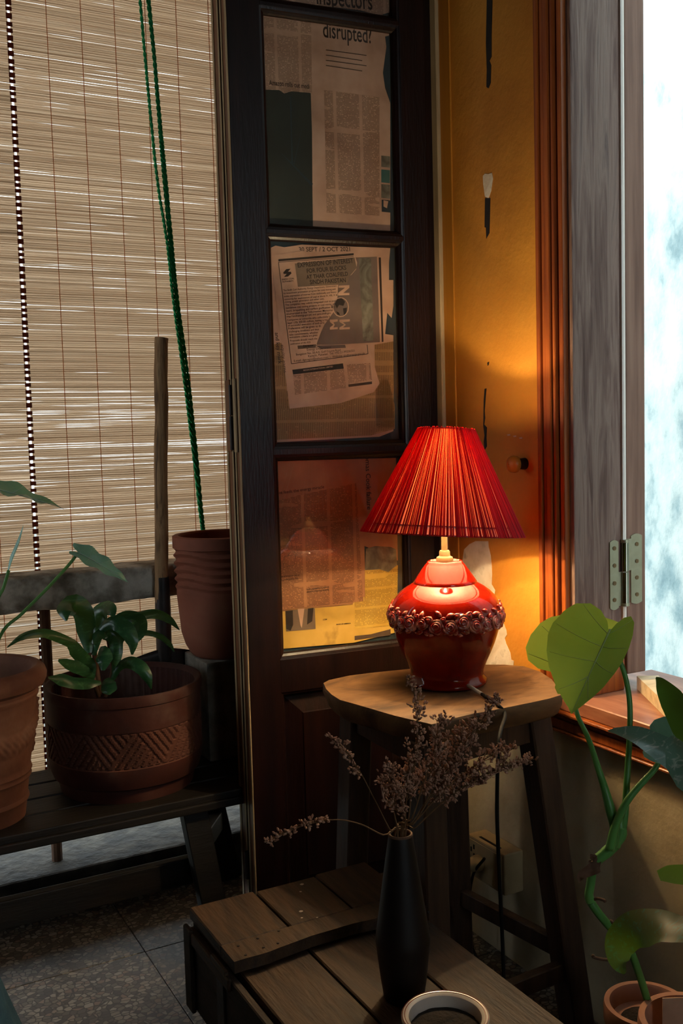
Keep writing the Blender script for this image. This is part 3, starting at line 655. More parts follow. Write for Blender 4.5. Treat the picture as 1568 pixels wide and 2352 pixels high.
# fourth pane
n3 = sheet('newspaper', [(643, 1060), (918, 1052), (922, 1290), (845, 1256), (848, 1384), (818, 1388), (818, 1392), (652, 1408)], 'paper_shaded', 1)
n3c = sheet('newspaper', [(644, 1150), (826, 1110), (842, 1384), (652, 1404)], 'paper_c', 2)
n3b = sheet('newspaper', [(648, 1403), (818, 1389), (830, 1376), (920, 1360), (922, 1455), (820, 1480), (656, 1494)], 'paper_yellow_plain', 1)
sheet('newspaper', [(846, 1310), (922, 1300), (920, 1440), (822, 1448), (822, 1386), (846, 1382)], 'paper_yellow', 2)
rule([(848, 1262), (870, 1256), (905, 1258), (918, 1264), (920, 1300), (900, 1316), (880, 1310), (846, 1312)], 'photo_grey', 3, n3)
rule([(662, 1406), (730, 1400), (732, 1448), (664, 1454)], 'grey_box', 2, n3b)
rule([(662, 1407), (679, 1405), (680, 1438), (674, 1452), (664, 1448)], 'ink', 3, n3b); rule([(714, 1401), (727, 1399), (724, 1430), (712, 1438)], 'ink', 3, n3b)
rule([(690, 1402), (706, 1400), (700, 1446), (697, 1440)], 'paper_plain', 3, n3b)
rule([(822, 1464), (860, 1460), (905, 1448), (905, 1462), (822, 1474)], 'ink_soft', 3, n3b)
txt('BANK OF AMERICA', (780, 1439), (813, 1436), 'ink', 3, n3b, .02); txt('.COM', (748, 1428), (758, 1427), 'ink', 3, n3b, .02)
txt('ent feeds the energy miracle', (643, 1137), (752, 1122), 'ink', 3, n3, .006)
txt('omas Cook failure', (847, 1048), (851, 1172), 'ink', 3, n3, .008)
txt("India's growth prospects", (711, 1358), (762, 1352), 'ink', 4, n3, .006); txt('deserve vigorous analysis', (711, 1364), (763, 1358), 'ink', 4, n3, .006)
txt('risk of business but an', (649, 1329), (695, 1324), 'ink', 4, n3, .006); txt('when the policy deb', (649, 1337), (692, 1332), 'ink', 4, n3, .006)
mb = MB()
for c in ([(672, 1232), (692, 1229), (692, 1241), (672, 1244), (672, 1232)], [(660, 1280), (686, 1276), (682, 1300), (656, 1306), (660, 1280)], [(668, 1278), (676, 1268), (690, 1272), (684, 1284)], [(684, 1244), (690, 1268)], [(676, 1246), (678, 1264)]):
    P = [D(*Dpx(*p), LAY - .0012) for p in c]; mb.tube(P, .0004, 3)
mb.build('printed_block', MT['ink'], n3)
rule([(644, 1054), (672, 1052), (673, 1056), (643, 1060)], 'white_glaze', 4, n3)
# ================================================================== BAMBOO BLINDS
def blind(name, x0, x1, y, z0, z1, label, seed, nseg):
    r = random.Random(seed); root = empty(name, ((x0 + x1) / 2, y, z0), label, 'blind', 'bamboo roll-down blinds over the railing')
    vs_, fs = [], []; p = .00275; k = 0; ex = r.random() * 9; K = int((z1 - z0) / p); joint = []
    for k in range(K + 1):
        joint.append((r.uniform(-.10, .16), r.uniform(.25, .55)) if r.random() < .34 else (-.30, .2))
    def gap(k, x):                                   # opening of joint k along the blind
        b, a = joint[k]; return b + a * mnoise.noise(V((x * 7.5, k * 1.37, ex)))
    for k in range(K):
        zc = z1 - (k + .5) * p; th = r.uniform(.0007, .0012); dy = (.0005 if k % 2 else -.0005) + r.uniform(-.0002, .0002); b0 = len(vs_)
        for i in range(nseg + 1):
            x = x0 + (x1 - x0) * i / nseg
            zt = zc + .5 * p * (1 - gap(k, x)); zb = zc - .5 * p * (1 - gap(k + 1, x))
            vs_ += [(x, y - th + dy, zt), (x, y + th + dy, zt), (x, y + th + dy, zb), (x, y - th + dy, zb)]
        for i in range(nseg):
            a = b0 + 4 * i; b = a + 4
            for q in range(4): fs.append((a + q, a + (q + 1) % 4, b + (q + 1) % 4, b + q))
        fs += [(b0, b0 + 3, b0 + 2, b0 + 1), tuple(b0 + 4 * nseg + q for q in range(4))]
    me = bpy.data.meshes.new('slats'); me.from_pydata([tuple(V(v) - root.location) for v in vs_], [], fs); me.materials.append(MT['bamboo'])
    o = bpy.data.objects.new('slats', me); C.objects.link(o); o.parent = root; o['kind'] = 'stuff'
    return root
BY = 2.56
bl = blind('bamboo_blind', .494, 1.26, BY, .20, 2.78, 'wide tan bamboo blind hanging behind the spade and the green cord', 3, 30)
bl2 = blind('bamboo_blind', -1.0, .488, BY, .20, 2.78, 'tan bamboo blind behind the garland pot, beyond the red-brown edge tape', 5, 40)
for px in (104, 183, 260, 331, 402, 476):
    p = onY(px, 0, BY); MB().tube([(p.x, BY - .002, 2.78), (p.x, BY - .0025, .20)], .001, 4).build('thread', MT['thread'], bl)
for x in (.405, .32, .23): MB().tube([(x, BY - .002, 2.78), (x, BY - .0025, .20)], .001, 4).build('thread', MT['thread'], bl2)
mb = MB(); z = 2.75; k = 0
while z > .22:
    h = rnd.uniform(.008, .013); mb.box((.4845, BY - .0035, z - h), (.4985, BY - .001, z)); z -= h + rnd.uniform(.004, .008)
mb.build('edge_tape', MT['tape'], bl)
# ------------------------------------------------------------------ green pull cord
gc = empty('pull_cord', onY(470, 1222, 2.43), 'thin green twisted pull cord hanging in front of the blind', 'cord')
def rope(pts, r=.0025):
    p = cat(pts, 60); mb = MB()
    for ph in (0, math.pi):
        q = [a + V((math.cos(i * .55 + ph), math.sin(i * .55 + ph), 0)) * r * .8 for i, a in enumerate(p)]
        mb.tube(q, r, 5)
    return mb.build('strand', MT['rope'], gc, smooth=True)
def rp(l): return [onY(a, b, 2.52 - .09 * max(0, min(1, b / 1222))) for a, b in l]
rope(rp([(316, -60), (332, 120), (345, 260), (362, 420), (384, 560), (398, 690), (420, 850), (440, 1010), (462, 1200), (466, 1222)]))
rope(rp([(336, -60), (353, 110), (368, 280), (380, 400), (395, 560), (408, 690), (430, 850), (449, 1020), (466, 1200), (470, 1222)]))
rope(rp([(332, -60), (351, 110), (365, 280), (375, 400), (390, 560), (404, 690), (424, 850), (445, 1020), (463, 1200), (468, 1222)]))
kp = onY(468, 1224, 2.43)
mb = MB(); mb.tube([kp + V((.009 * math.cos(t * .7) + .006 * math.cos(t * 1.9), .006 * math.sin(t * .7), .007 * math.sin(t * 1.3) - .002)) for t in range(30)], .0024, 6); mb.build('knot', MT['rope'], gc, smooth=True)
rope([kp + V((.004, 0, -.004)), kp + V((.014, 0, -.03)), kp + V((.012, .01, -.05)), kp + V((.01, .02, -.066))])
# ================================================================== BENCH
BZ = .375; bf = 2.00
bn = empty('plant_bench', (.4, 2.18, 0), 'low dark wooden bench carrying the terracotta pots by the railing', 'bench')
BX0, BX1 = -.75, .92
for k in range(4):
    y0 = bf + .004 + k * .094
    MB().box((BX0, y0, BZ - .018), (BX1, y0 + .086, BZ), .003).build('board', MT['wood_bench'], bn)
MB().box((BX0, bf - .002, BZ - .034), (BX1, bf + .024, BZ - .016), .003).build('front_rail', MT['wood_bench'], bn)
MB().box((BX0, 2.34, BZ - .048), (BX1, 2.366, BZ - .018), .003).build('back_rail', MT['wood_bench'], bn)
def q2(px, py, y): return onY(px, py, y)
for xt, xb in ((.695, .735), (-.55, -.6)):
    MB().bar((xt, 2.035, BZ - .04), (xb, 1.985, 0), .055, .035, (0, 1, 0)).build('leg', MT['wood_bench'], bn)
    MB().bar((xt + .13, 2.33, BZ - .04), (xb + .17, 2.38, 0), .055, .035, (0, 1, 0)).build('leg', MT['wood_bench'], bn)
    MB().bar((xt + .01, 2.03, BZ - .12), (xb + .13, 2.35, .17), .03, .045).build('end_rail', MT['wood_bench'], bn)
MB().box((-.6, 2.07, .155), (.76, 2.095, .215), .003).build('stretcher', MT['wood_bench'], bn)
for xx in (-.45, .1, .62): MB().box((xx, 2.03, BZ - .045), (xx + .035, 2.34, BZ - .018), .002).build('batten', MT['wood_bench'], bn)
# ================================================================== POTS
def pot(name, c, prof_out, prof_in, mat, label, cat_='plant pot', n=96, disp=None, soil=None, sm=True, group=None):
    root = empty(name, c, label, cat_, group)
    mb = MB(); mb.lathe(c, prof_out + prof_in, n, disp, capb=True, capt=True); mb.build('body', MT[mat], root, smooth=35)
    if soil:
        r, z = soil
        mb = MB(); mb.lathe(c, [(.002, z + .012), (r * .5, z + .010), (r * .95, z), (r * .95, z - .01)][::-1], 40, lambda th, zz, j: mnoise.noise(V((math.cos(th) * 3, math.sin(th) * 3, zz * 40))) * .004, capb=True, capt=True)
        mb.build('soil', MT['soil'], root, smooth=True)
    return root
# wide pot with an incised chevron band
wc = V((.597, 2.190, BZ))
def chev(th, z, j):
    r = 0
    if .078 < z < .158 and j < 60:
        u = (th / (2 * math.pi) * 9) % 1; v = (z - .078) / .08
        if .05 < v < .95:
            up = v < 1 - abs(2 * u - 1)
            w = (v - 2 * u) if up else (v + 2 * u)
            k = (w * 3.5) % 1
            r = -.0028 if k < .36 else (.0006 if up else 0)
        else: r = -.0018
    return r + mnoise.noise(V((math.cos(th) * 2, math.sin(th) * 2, z * 9))) * .0012
zs = [.0, .004, .02, .022, .028, .034, .05, .07, .0775] + [.078 + .08 * i / 34 for i in range(35)] + [.1585, .18, .20, .208, .2095, .212, .224, .231, .2345]
def wr_(z):
    base = .140 + .030 * min(1, z / .06) ** .6
    if z < .021: return .147 + z * .2
    if z < .03: return .151
    if z > .21: return .1745 - .002 * ((z - .222) / .012) ** 2
    if .078 < z < .158: return base - .0005
    return base
po = [(wr_(z), z) for z in zs]; pi_ = [(.168, .2345), (.164, .231), (.158, .225), (.157, .15), (.150, .08), (.002, .079)]
wp = pot('chevron_pot', wc, po, pi_, 'terra_b', 'wide red-brown terracotta pot with an incised chevron band', n=360, disp=chev, soil=(.15, .085))
bo = [c for c in wp.children if c.name.startswith('body')][0]; bo.data.materials.append(MT['terra_b2'])
for p_ in bo.data.polygons:
    zc_ = p_.center.z + bo.location.z; rr_ = math.hypot(p_.center.x, p_.center.y)
    if .078 < zc_ < .158 and rr_ > .16: p_.material_index = 1
# tall ribbed pot on a grey block
blk = MB(); bk0 = V((.800, 2.205, BZ)); blk.box(bk0, (1.02, 2.365, .615), .006)
tag(blk.build('concrete_block', MT['block']), 'rough grey concrete block under the ribbed terracotta pot', 'block')
tc_ = V((.884, 2.285, .615))
def ribs(th, z, j):
    a = 0
    if .16 < z < .262 and j < 60: a = .0034 * math.sin((z * 330 + 1.5 * math.sin(th * 3 + .5) + .7 * math.sin(th * 5)) ) * min(1, (z - .16) / .02)
    return a
zz = [0, .004, .01, .03, .06, .09, .12, .145] + [.15 + .115 * i / 34 for i in range(35)] + [.267, .272, .285, .292, .2945]
def tr(z):
    if z < .05: return .078 + .030 * (z / .05) ** .6
    if z < .15: return .108 + .0085 * (z - .05) / .1
    if z > .266: return .1225
    return .1165 + .002 * (z - .15) / .11
po = [(tr(z), z) for z in zz]; pi_ = [(.119, .2965), (.108, .2965), (.1045, .292), (.102, .25), (.094, .06), (.002, .055)]
pot('ribbed_pot', tc_, po, pi_, 'terra_a', 'tall smooth terracotta pot with wavy ribs under the rim on the block', n=128, disp=ribs)
# garland pot
lc = V((.262, 2.138, BZ))
def garl(th, z, j):
    if j > 70: return 0
    a = 0; t = th * 3 / (2 * math.pi) % 1          # three swags
    zc = .218 - .050 * (1 - (2 * t - 1) ** 2)
    d = abs(z - zc)
    if d < .024:
        lump = .5 + .5 * math.sin(th * 46 + z * 160) * math.sin(z * 210 + th * 9)
        a = .009 * (1 - (d / .024) ** 2) * (.45 + .55 * lump)
    if t < .075 or t > .925:
        u = min(t, 1 - t) / .075
        if .125 < z < .235:
            lump = .5 + .5 * math.sin(z * 330 + u * 2) * math.cos(u * 4)
            a = max(a, .009 * (1 - u * u) * (.4 + .6 * lump))
    return a
zz = [0, .004, .012, .03, .034, .038, .042, .046, .06, .078, .082, .086, .090, .094, .098, .102] + [.108 + .135 * i / 44 for i in range(45)] + [.246, .25, .254, .258, .262, .268]
def lr(z):
    r = .098 + .036 * (z / .26)
    for zc, w, h in ((.038, .007, .004), (.086, .006, .004), (.098, .006, .004), (.256, .006, .003)):
        r += h * max(0, 1 - ((z - zc) / w) ** 2)
    return r
po = [(lr(z), z) for z in zz] + [(.139, .272), (.149, .277), (.1535, .286), (.1545, .296), (.151, .306), (.144, .313), (.136, .3155), (.128, .312), (.1245, .304)]
pi_ = [(.122, .29), (.119, .2), (.117, .18), (.002, .175)]
lp = pot('garland_pot', lc, po, pi_, 'terra_c', 'large rolled-rim terracotta pot with moulded flower garlands', n=360, disp=garl, soil=(.12, .235))
# ------------------------------------------------------------------ spade
sx = onY(370, 1000, 2.372).x
sp = empty('garden_spade', (sx, 2.378, BZ), 'old spade with a weathered wooden handle leaning on the railing', 'spade')
sy = 2.374
P = [(onY(372, 1400, sy).x, sy, onY(372, 1400, sy).z)] + [tuple(onY(370 + (y % 3 - 1), y, sy)) for y in (1330, 1250, 1150, 1050, 950, 870, 820, 790, 776)]
mb = MB(); pc = cat(P, 5); mb.tube(pc, [.0165 + .0012 * mnoise.noise(V((0, 0, p.z * 18))) for p in pc], 16); mb.build('handle', MT['wood_handle'], sp, smooth=50)
p0 = onY(372, 1325, sy); p1 = onY(374, 1400, sy); p2 = onY(377, 1500, sy); p3 = V((p2.x + .003, sy - .004, .56))
mb = MB(); mb.tube([p0, p1, p2, p3], [.0172, .0195, .019, .011], 18); mb.build('socket', MT['iron'], sp, smooth=40)
mb = MB(); zt = onY(377, 1488, sy).z; bx = p2.x
def blade(u, v):
    w = .092; zc = zt - v * (zt - BZ - .001); x = (u - .5) * 2
    ww = w * (1 if v < .75 else 1 - .15 * ((v - .75) / .25) ** 2)
    sh = .022 * max(0, 1 - v * 10) * abs(x) ** 1.5
    return (bx + x * ww, sy - .004 + .010 * x * x - .004 * v + (-.012 + .006 if v < .0 else 0), zc - sh)
mb.grid(blade, 14, 14); g2 = MB(); g2.add(mb.bm.copy()); mb.bm.free()
ob = g2.build('blade', MT['iron'], sp, smooth=40); md = ob.modifiers.new('solid', 'SOLIDIFY'); md.thickness = .003
# ================================================================== PLANTS ON THE BENCH
def px3(l, y): return [onY(a, b, y + (c if c else 0)) for a, b, c in l]
dr = empty('dracaena', wc + V((-.03, 0, .095)), 'dark green strappy dracaena growing in the chevron pot', 'plant')
DLV = [([(203, 1500, 0), (196, 1450, .01), (188, 1410, .0), (168, 1388, -.01), (148, 1398, -.03), (152, 1426, -.05)], [.006, .018, .022, .022, .016, .002]),
       ([(214, 1505, 0), (224, 1450, 0), (226, 1410, .01), (240, 1398, 0), (254, 1402, -.02), (262, 1416, -.03)], [.005, .012, .018, .019, .013, .002]),
       ([(214, 1480, 0), (236, 1440, -.01), (262, 1428, -.03), (290, 1446, -.05), (303, 1475, -.06), (303, 1504, -.06)], [.006, .010, .015, .016, .012, .002]),
       ([(240, 1470, 0), (262, 1430, .01), (290, 1418, .01), (314, 1426, 0), (320, 1450, -.02), (312, 1477, -.03)], [.005, .010, .016, .018, .014, .002]),
       ([(246, 1470, 0), (280, 1425, .02), (321, 1413, .03), (357, 1409, .03), (389, 1423, .03), (412, 1447, .03)], [.004, .008, .010, .010, .008, .001]),
       ([(250, 1500, 0), (290, 1462, .03), (330, 1453, .04), (365, 1460, .04), (389, 1479, .04), (400, 1497, .04)], [.003, .005, .006, .006, .005, .001]),
       ([(262, 1548, -.02), (266, 1500, -.02), (262, 1465, -.01), (245, 1450, -.01), (226, 1458, -.03), (216, 1480, -.05)], [.005, .012, .015, .014, .012, .002]),
       ([(203, 1512, 0), (168, 1480, -.01), (121, 1458, -.02), (90, 1453, -.03), (50, 1462, -.04), (16, 1487, -.05)], [.004, .009, .010, .009, .007, .001]),
       ([(212, 1556, -.02), (206, 1530, -.02), (188, 1510, -.03), (170, 1494, -.04), (156, 1485, -.05)], [.005, .012, .013, .010, .002]),
       ([(232, 1567, -.03), (205, 1568, -.04), (170, 1566, -.06), (140, 1560, -.07), (111, 1556, -.08)], [.004, .011, .013, .011, .002]),
       ([(216, 1560, -.02), (200, 1545, -.03), (178, 1532, -.04), (155, 1524, -.05), (134, 1516, -.06)], [.004, .010, .012, .010, .002]),
       ([(257, 1562, -.02), (274, 1530, -.03), (296, 1520, -.05), (322, 1532, -.07), (338, 1556, -.08), (347, 1583, -.08)], [.004, .009, .012, .013, .010, .001]),
       ([(240, 1560, -.03), (246, 1572, -.05), (250, 1584, -.06), (250, 1596, -.07)], [.008, .016, .014, .002]),
       ([(222, 1520, -.01), (232, 1500, -.04), (238, 1515, -.05), (236, 1540, -.06)], [.008, .016, .016, .003]),
       ([(262, 1500, 0), (272, 1480, .01), (278, 1455, .02), (290, 1440, .02)], [.004, .008, .008, .001])]
for l, w in DLV:
    mb = MB(); pts = px3(l, 2.17); ribbon(mb, pts, [x * 1.15 for x in w], (-.45, -.75, .5), -.35, 5, .12); mb.build('leaf', MT['leaf_dark'], dr, smooth=True, recalc=False)
for l in ([(228, 1600, 0), (215, 1560, 0), (205, 1515, 0), (203, 1495, 0)], [(240, 1600, -.01), (255, 1560, -.01), (260, 1530, -.01), (250, 1470, 0)], [(232, 1600, 0), (222, 1540, 0), (214, 1480, 0)]):
    mb = MB(); mb.tube(cat(px3([(a, b, c) for a, b, c in l], 2.18), 4), .006, 8); mb.build('cane', MT['stem_brown'], dr, smooth=True)
pe = empty('philodendron', lc + V((0, 0, .245)), 'philodendron with pale blue-green leaves growing in the garland pot', 'plant')
fy = 2.10
mb = MB(); vn = heart(mb, onY(-60, 1112, fy - .02), onY(150, 1158, fy + .08), (-.35, -.55, .75), .42, .34, .35, .05, wave=.04); lf_ = mb.build('leaf', MT['leaf_blue'], pe, smooth=True, recalc=False); vn.build('veins', MT['leaf_blue_vein'], lf_, smooth=True)
mb = MB(); vn = heart(mb, onY(178, 1268, fy), onY(298, 1330, fy - .02), (-.35, -.55, .8), .36, .42, .25, .10, wave=.05); lf_ = mb.build('leaf', MT['leaf_blue'], pe, smooth=True, recalc=False); vn.build('veins', MT['leaf_blue_vein'], lf_, smooth=True)
mb = MB(); ribbon(mb, [onY(20, 1310, fy), onY(30, 1280, fy), onY(44, 1245, fy), onY(54, 1207, fy)], [.003, .007, .006, .001], (-.9, -.3, .2), .4); mb.build('leaf', MT['leaf_blue'], pe, smooth=True, recalc=False)
ro = lc + V((.02, -.02, .25))
for l in ([(178, 1270, 0), (160, 1295, 0), (110, 1350, .0), (50, 1410, .0), (0, 1462, .0)], [(20, 1310, 0), (8, 1350, 0), (-10, 1400, 0)], [(-60, 1112, -.02), (-80, 1250, -.01), (-50, 1400, 0)]):
    mb = MB(); mb.tube(cat(px3(l, fy) + [ro], 6), [.0032] * 0 or .0034, 8); mb.build('petiole', MT['stem'], pe, smooth=True)
# plant outside, below the blind
gp = empty('garden_plant', (.8, 2.9, -.2), 'green leafy plant outside under the blind, beyond the kerb', 'plant')
for k in range(9):
    x = .62 + k * .055; mb = MB(); ribbon(mb, [(x, 2.85, -.2), (x + rnd.uniform(-.03, .03), 2.83, .02), (x + rnd.uniform(-.1, .08), 2.8, .13), (x + rnd.uniform(-.16, .14), 2.75, .16)], [.012, .022, .024, .002], (0, -.4, 1), .3, 5); mb.build('leaf', MT['leaf_bright'], gp, smooth=True, recalc=False)
# ================================================================== STOOL
SZ = .67
st = empty('live_edge_stool', (1.02, 1.54, 0), 'wooden stool with a live-edge slab seat under the red lamp', 'stool')
sp_ = [(742, 1568), (752, 1562), (800, 1552), (850, 1545), (900, 1540), (960, 1534), (1030, 1529), (1100, 1526), (1160, 1526), (1205, 1530), (1240, 1542), (1268, 1560), (1288, 1585), (1290, 1596), (1262, 1604), (1228, 1612), (1180, 1622), (1120, 1634), (1080, 1642), (1035, 1652), (1008, 1661), (990, 1664), (965, 1658), (930, 1650), (890, 1640), (850, 1628), (810, 1616), (780, 1608), (760, 1595), (746, 1582)]
top = [onZ(a, b, SZ) for a, b in sp_]
for p in top: p.x = min(p.x, WX - .006)
cen = sum(top, V()) / len(top)
mb = MB(); rings = []
for z, k in ((SZ - .040, .93), (SZ - .034, .965), (SZ - .018, 1.0), (SZ - .004, 1.004), (SZ, .992)):
    rings.append([mb.bm.verts.new(V((min(WX - .004, cen.x + (p.x - cen.x) * k + mnoise.noise(V((i, z * 90, 0))) * .003), cen.y + (p.y - cen.y) * k + mnoise.noise(V((i, z * 90, 7))) * .003, z))) for i, p in enumerate(top)])
for i in range(4):
    for k in range(len(top)): mb.bm.faces.new((rings[i][k], rings[i][(k + 1) % len(top)], rings[i + 1][(k + 1) % len(top)], rings[i + 1][k]))
mb.bm.faces.new(rings[0][::-1]); mb.bm.faces.new(rings[-1])
mb.build('seat', MT['wood_seat'], st, smooth=28)
LG = {'bl': ((.895, 1.645), (.872, 1.672)), 'fl': ((.885, 1.385), (.872, 1.355)), 'fr': ((1.135, 1.415), (1.195, 1.362)), 'br': ((1.105, 1.640), (1.150, 1.690))}
def lg_at(k, z):
    a, b = LG[k]; t = 1 - z / (SZ - .04); return V((a[0] + (b[0] - a[0]) * t, a[1] + (b[1] - a[1]) * t, z))
for k in LG: MB().bar(lg_at(k, SZ - .039), lg_at(k, 0), .046, .050, (0, 1, 0), .003).build('leg', MT['wood_stool'], st)
for a, b in (('bl', 'fl'), ('fl', 'fr'), ('fr', 'br'), ('br', 'bl')):
    MB().bar(lg_at(a, SZ - .065), lg_at(b, SZ - .065), .022, .045, (0, 0, 1), .002).build('apron', MT['wood_stool'], st)
for a, b, z in (('fl', 'fr', .155), ('fr', 'br', .185), ('br', 'bl', .155), ('bl', 'fl', .185)):
    MB().bar(lg_at(a, z), lg_at(b, z), .020, .034, (0, 0, 1), .002).build('stretcher', MT['wood_stool'], st)
# ================================================================== LAMP
lcx = V((1.047, 1.560, SZ))
lm = empty('table_lamp', lcx, 'lit table lamp with a red cord shade and glossy red ceramic base', 'lamp')
LP = [(.002, .0), (.070, .0), (.0755, .003), (.0765, .007), (.0745, .011), (.0700, .016), (.0690, .022), (.0705, .030), (.0765, .045), (.0850, .062), (.0925, .082), (.0985, .102), (.1025, .120), (.1042, .134), (.1035, .146), (.1000, .157), (.0935, .167), (.0840, .1765), (.0735, .1845), (.0630, .1908), (.0612, .1918), (.0596, .1926), (.0598, .1945), (.0572, .1985), (.0500, .209), (.0430, .219), (.0370, .227), (.0335, .2310), (.0325, .2335), (.0300, .2342), (.0270, .232), (.002, .2315)]
fine = []
for i in range(len(LP) - 1):
    fine.append(LP[i])
fine.append(LP[-1])
mb = MB(); mb.lathe(lcx, fine, 96, capb=True, capt=True); o = mb.build('base', MT['ceramic'], lm, smooth=60)
# rose garland
def rose_mesh():
    mb = MB(); n = 20
    prof = [(.0125, -.003), (.0132, .001), (.0118, .0042), (.0098, .0030), (.0090, .0022), (.0086, .0050), (.0066, .0058), (.0058, .0040), (.0052, .0062), (.0034, .0070), (.0026, .0054), (.0012, .0066), (.0002, .0060)]
    def dsp(th, z, j): return .0011 * math.sin(th * (5 if j < 4 else 3) + j * 1.1) * (prof[j][0] / .013)
    mb.lathe((0, 0, 0), prof, n, dsp, capb=True); return mb
def bud_mesh():
    mb = MB(); mb.lathe((0, 0, 0), [(.0062, -.002), (.0068, .001), (.0052, .0034), (.0042, .0024), (.0030, .0042), (.0004, .0048)], 10, lambda th, z, j: .0008 * math.sin(th * 3), capb=True); return mb
def leaf_mesh():
    mb = MB(); out = [(0, -.011), (.0045, -.004), (.0055, .002), (.0035, .007), (0, .011), (-.0035, .007), (-.0055, .002), (-.0045, -.004)]
    t = [mb.bm.verts.new((x, y, .0006)) for x, y in out]; c = mb.bm.verts.new((0, 0, .0045)); b = [mb.bm.verts.new((x, y, -.003)) for x, y in out]
    for i in range(8):
        mb.bm.faces.new((t[i], t[(i + 1) % 8], c)); mb.bm.faces.new((b[i], b[(i + 1) % 8], t[(i + 1) % 8], t[i]))
    mb.bm.faces.new(b[::-1]); return mb
def lamp_r(z):
    for i in range(len(LP) - 1):
        if LP[i][1] <= z <= LP[i + 1][1]: t = (z - LP[i][1]) / max(1e-6, LP[i + 1][1] - LP[i][1]); return LP[i][0] + (LP[i + 1][0] - LP[i][0]) * t
protos = {}
def deco(kind, th, z, sc, spin):
    if kind not in protos:
        b = {'rose': rose_mesh, 'rose_bud': bud_mesh, 'rose_leaf': leaf_mesh}[kind]().bm; bmesh.ops.recalc_face_normals(b, faces=b.faces[:])
        me = bpy.data.meshes.new(kind); b.to_mesh(me); b.free(); me.polygons.foreach_set('use_smooth', [True] * len(me.polygons)); me.materials.append(MT['ceramic_rose']); protos[kind] = me
    o = bpy.data.objects.new(kind, protos[kind]); C.objects.link(o); o.parent = lm
    r = lamp_r(z) + .0012; n = V((math.cos(th), math.sin(th), .12)).normalized()
    o.location = V((r * math.cos(th), r * math.sin(th), z)); o.scale = (sc,) * 3
    o.rotation_euler = (Matrix(n.to_track_quat('Z', 'Y').to_matrix()) @ Matrix.Rotation(spin, 3, 'Z')).to_euler()
NR = 27
for k in range(NR):
    th = 2 * math.pi * k / NR + rnd.uniform(-.03, .03); deco('rose', th, .131 + rnd.uniform(-.006, .005), rnd.uniform(.85, 1.12), rnd.random() * 6)
    th += math.pi / NR
    deco('rose_bud', th, .138 + rnd.uniform(0, .010), rnd.uniform(.8, 1.2), rnd.random() * 6); deco('rose_bud', th + rnd.uniform(-.05, .05), .118 + rnd.uniform(-.004, .004), rnd.uniform(.8, 1.15), rnd.random() * 6)
    deco('rose_leaf', th + rnd.uniform(-.08, .08), .114 + rnd.uniform(-.004, .003), rnd.uniform(.7, 1), rnd.uniform(1, 2)); deco('rose_leaf', th - .11 + rnd.uniform(-.05, .05), .148 + rnd.uniform(-.003, .004), rnd.uniform(.6, .95), rnd.uniform(0, 3))
# neck, stem
mb = MB(); mb.lathe(lcx, [(.0155, .2325), (.0165, .236), (.0150, .2405), (.0105, .243), (.0100, .251), (.0085, .2535), (.0065, .254)], 28, capb=True, capt=True); mb.build('collar', MT['brass'], lm, smooth=40)
mb = MB(); mb.lathe(lcx, [(.0058, .252), (.0056, .282), (.0075, .2825), (.0078, .2865), (.0058, .287), (.0058, .296), (.013, .298), (.0140, .328), (.012, .334)], 24, capb=True, capt=True); mb.build('stem_and_socket', MT['brass'], lm, smooth=40)
BZC = .432
mb = MB(); mb.lathe(lcx, [(.009, .333), (.012, .338), (.019, .344), (.020, .360), (.020, .430), (.0190, .446), (.0135, .457), (.002, .460)], 24, capb=True, capt=True); mb.build('bulb', MT['bulb'], lm, smooth=True)
pl_ = bpy.data.lights.new('bulb_light', 'POINT'); pl_.energy = BULB_W; pl_.color = (1, .78, .45); pl_.shadow_soft_size = .006
plo = bpy.data.objects.new('bulb_light', pl_); C.objects.link(plo); plo.parent = lm; plo.location = (0, 0, BZC)
pl2 = bpy.data.lights.new('bulb_light', 'POINT'); pl2.energy = BULB_W * .75; pl2.color = (1, .78, .45); pl2.shadow_soft_size = .006   # lower half of the tall bulb
plo = bpy.data.objects.new('bulb_light', pl2); C.objects.link(plo); plo.parent = lm; plo.location = (0, 0, BZC - .078)
# shade: tilted a little
shc = lcx + V((-.003, .002, .284)); SH, RT, RBt = .197, .0530, .1530
vdir = V((math.sin(math.radians(34)), math.cos(math.radians(34)), 0))
TILT = Matrix.Rotation(math.radians(3.2), 3, vdir) @ Matrix.Rotation(math.radians(-4.5), 3, V((vdir.y, -vdir.x, 0)))
def shp(th, t, dr=0):
    r = RBt + (RT - RBt) * t + dr; return shc + TILT @ V((r * math.cos(th), r * math.sin(th), SH * t))
mb = MB(); NCD = 300
for k in range(NCD):
    th = 2 * math.pi * k / NCD + rnd.uniform(-.004, .004); dth = rnd.uniform(-.012, .012); wf = rnd.uniform(.72, 1.0); bul = rnd.uniform(-.0006, .0010)
    rg = []
    for i in range(7):
        t = i / 6; tt = th + dth * (1 - t); r = RBt + (RT - RBt) * t; hw = wf * math.pi / NCD
        h = (.0016 - .0004 * t) + bul
        if i == 6: t += rnd.uniform(-.004, .012)
        rg.append([mb.bm.verts.new(shp(tt - hw, t, .0002)), mb.bm.verts.new(shp(tt - hw * .5, t, h * .8)), mb.bm.verts.new(shp(tt + hw * .5, t, h)), mb.bm.verts.new(shp(tt + hw, t, .0002))])
    for i in range(6):
        for j in range(3): mb.bm.faces.new((rg[i][j], rg[i][j + 1], rg[i + 1][j + 1], rg[i + 1][j]))
o = mb.build('shade_cords', MT['shade_cord'], lm, smooth=True, recalc=False); o['kind'] = 'stuff'; o['label'] = 'red pleated cords of the lamp shade'
